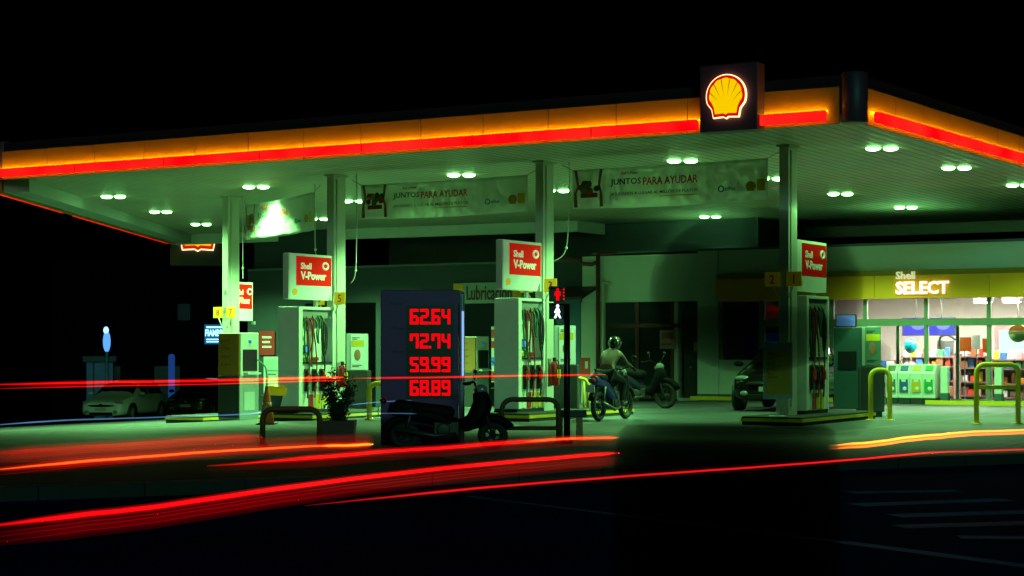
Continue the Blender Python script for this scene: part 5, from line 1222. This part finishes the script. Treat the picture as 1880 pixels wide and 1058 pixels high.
streak('long thin double red streak at bonnet height across the left pumps', [(-60, 707), (200, 702), (420, 698), (560, 694), (634, 693)], 0.90, 0.012, [('core', 1, 0, core_r), ('glow', 2.2, -0.002, mid_r), ('core', .7, -0.045, core_r)])
streak('thin red streak crossing the price totem', [(634, 695), (800, 693), (960, 690), (1110, 688)], 0.97, 0.0085, [('core', 1, 0, core_r), ('glow', 2, 0, mid_r)])
streak('broad red streak with bright core sweeping up to the totem', [(-60, 867), (150, 848), (340, 833), (520, 822), (620, 818), (686, 816)], 0.62, 0.0105, [('core', .8, 0, core_o), ('glow', 2.6, 0, mid_r), ('haze', 4.5, .03, haze_r), ('haze', 3.0, .05, haze_r), ('haze', 3.0, -.02, haze_r), ('thread', .22, .03, mid2), ('thread', .2, .055, mid2), ('thread', .25, -.03, mid2)])
streak('soft wide red streak ending at the low dark hoop', [(-60, 838), (150, 825), (330, 812), (480, 803)], 0.62, 0.022, [('glow', .7, 0.01, mid_r), ('haze', 2.2, 0, haze_r), ('haze', 1.6, 0.02, haze_r), ('haze', 1.9, 0.005, haze_r), ('haze', 1.7, -0.02, haze_r), ('haze', 1.3, 0.0, haze_r), ('thread', .12, .02, mid2), ('thread', .12, -.012, mid2), ('thread', .1, -.03, mid2)])
streak('long bright red streak in the foreground', [(-60, 970), (150, 946), (340, 923), (640, 880), (960, 846), (1136, 832)], 0.62, 0.0115, [('core', .9, 0, core_r), ('glow', 1.6, 0, mid_r), ('haze', 3.4, -.03, haze_r), ('haze', 2.6, -.05, haze_r), ('haze', 2.2, -.07, haze_r), ('thread', .2, -.045, mid2), ('thread', .16, -.066, mid2), ('thread', .2, -.03, mid2)])
streak('orange red streak running below the scooter', [(380, 856), (560, 842), (685, 831), (830, 821), (960, 811), (1060, 805), (1136, 804)], 0.62, 0.010, [('core', 1, 0, core_r), ('glow', 2.2, 0, mid_r), ('haze', 4.5, -.02, haze_r)])
streak('fine red streak along the kerb nearest the camera', [(560, 929), (760, 908), (1000, 886), (1300, 864), (1545, 846), (1700, 832), (1800, 828), (1940, 824)], 1.12, 0.0017, [('core', 1, 0, thin_r), ('haze', 4, 0, haze_r)])
streak('thick amber and orange streak at the right edge', [(1520, 821), (1600, 814), (1700, 802), (1790, 795), (1940, 789)], 0.62, 0.020, [('core', .45, .008, core_y), ('glow', 1.2, -.004, haze_o), ('core', .45, -.016, core_o)])
streak('pale blue streak low over the left forecourt', [(-60, 784), (120, 772), (300, 766), (440, 761), (482, 757)], 0.60, 0.008, [('core', 1, 0, core_b)])
streak('short pale blue streak on the totem', [(640, 762), (705, 759), (766, 760)], 0.60, 0.006, [('core', 1, 0, core_b)])
streak('short pale blue streak below the lowest price', [(640, 744), (700, 738), (758, 735)], 0.60, 0.006, [('core', 1, 0, core_b)])

streak('short amber flare where the streak passes the left pump', [(490, 696), (540, 694.5), (632, 693)], 0.90, 0.012, [('core', .7, 0, core_o), ('glow', 1.6, 0, mid_r)])
streak('bright amber flare at the end of the broad streak by the totem', [(590, 819), (640, 818), (684, 816)], 0.62, 0.014, [('core', .6, 0, core_y), ('glow', 1.5, 0, haze_o)])
streak('orange tail on the streak below the signal post', [(960, 811), (1060, 805), (1136, 804)], 0.62, 0.010, [('core', .8, 0, core_o)])
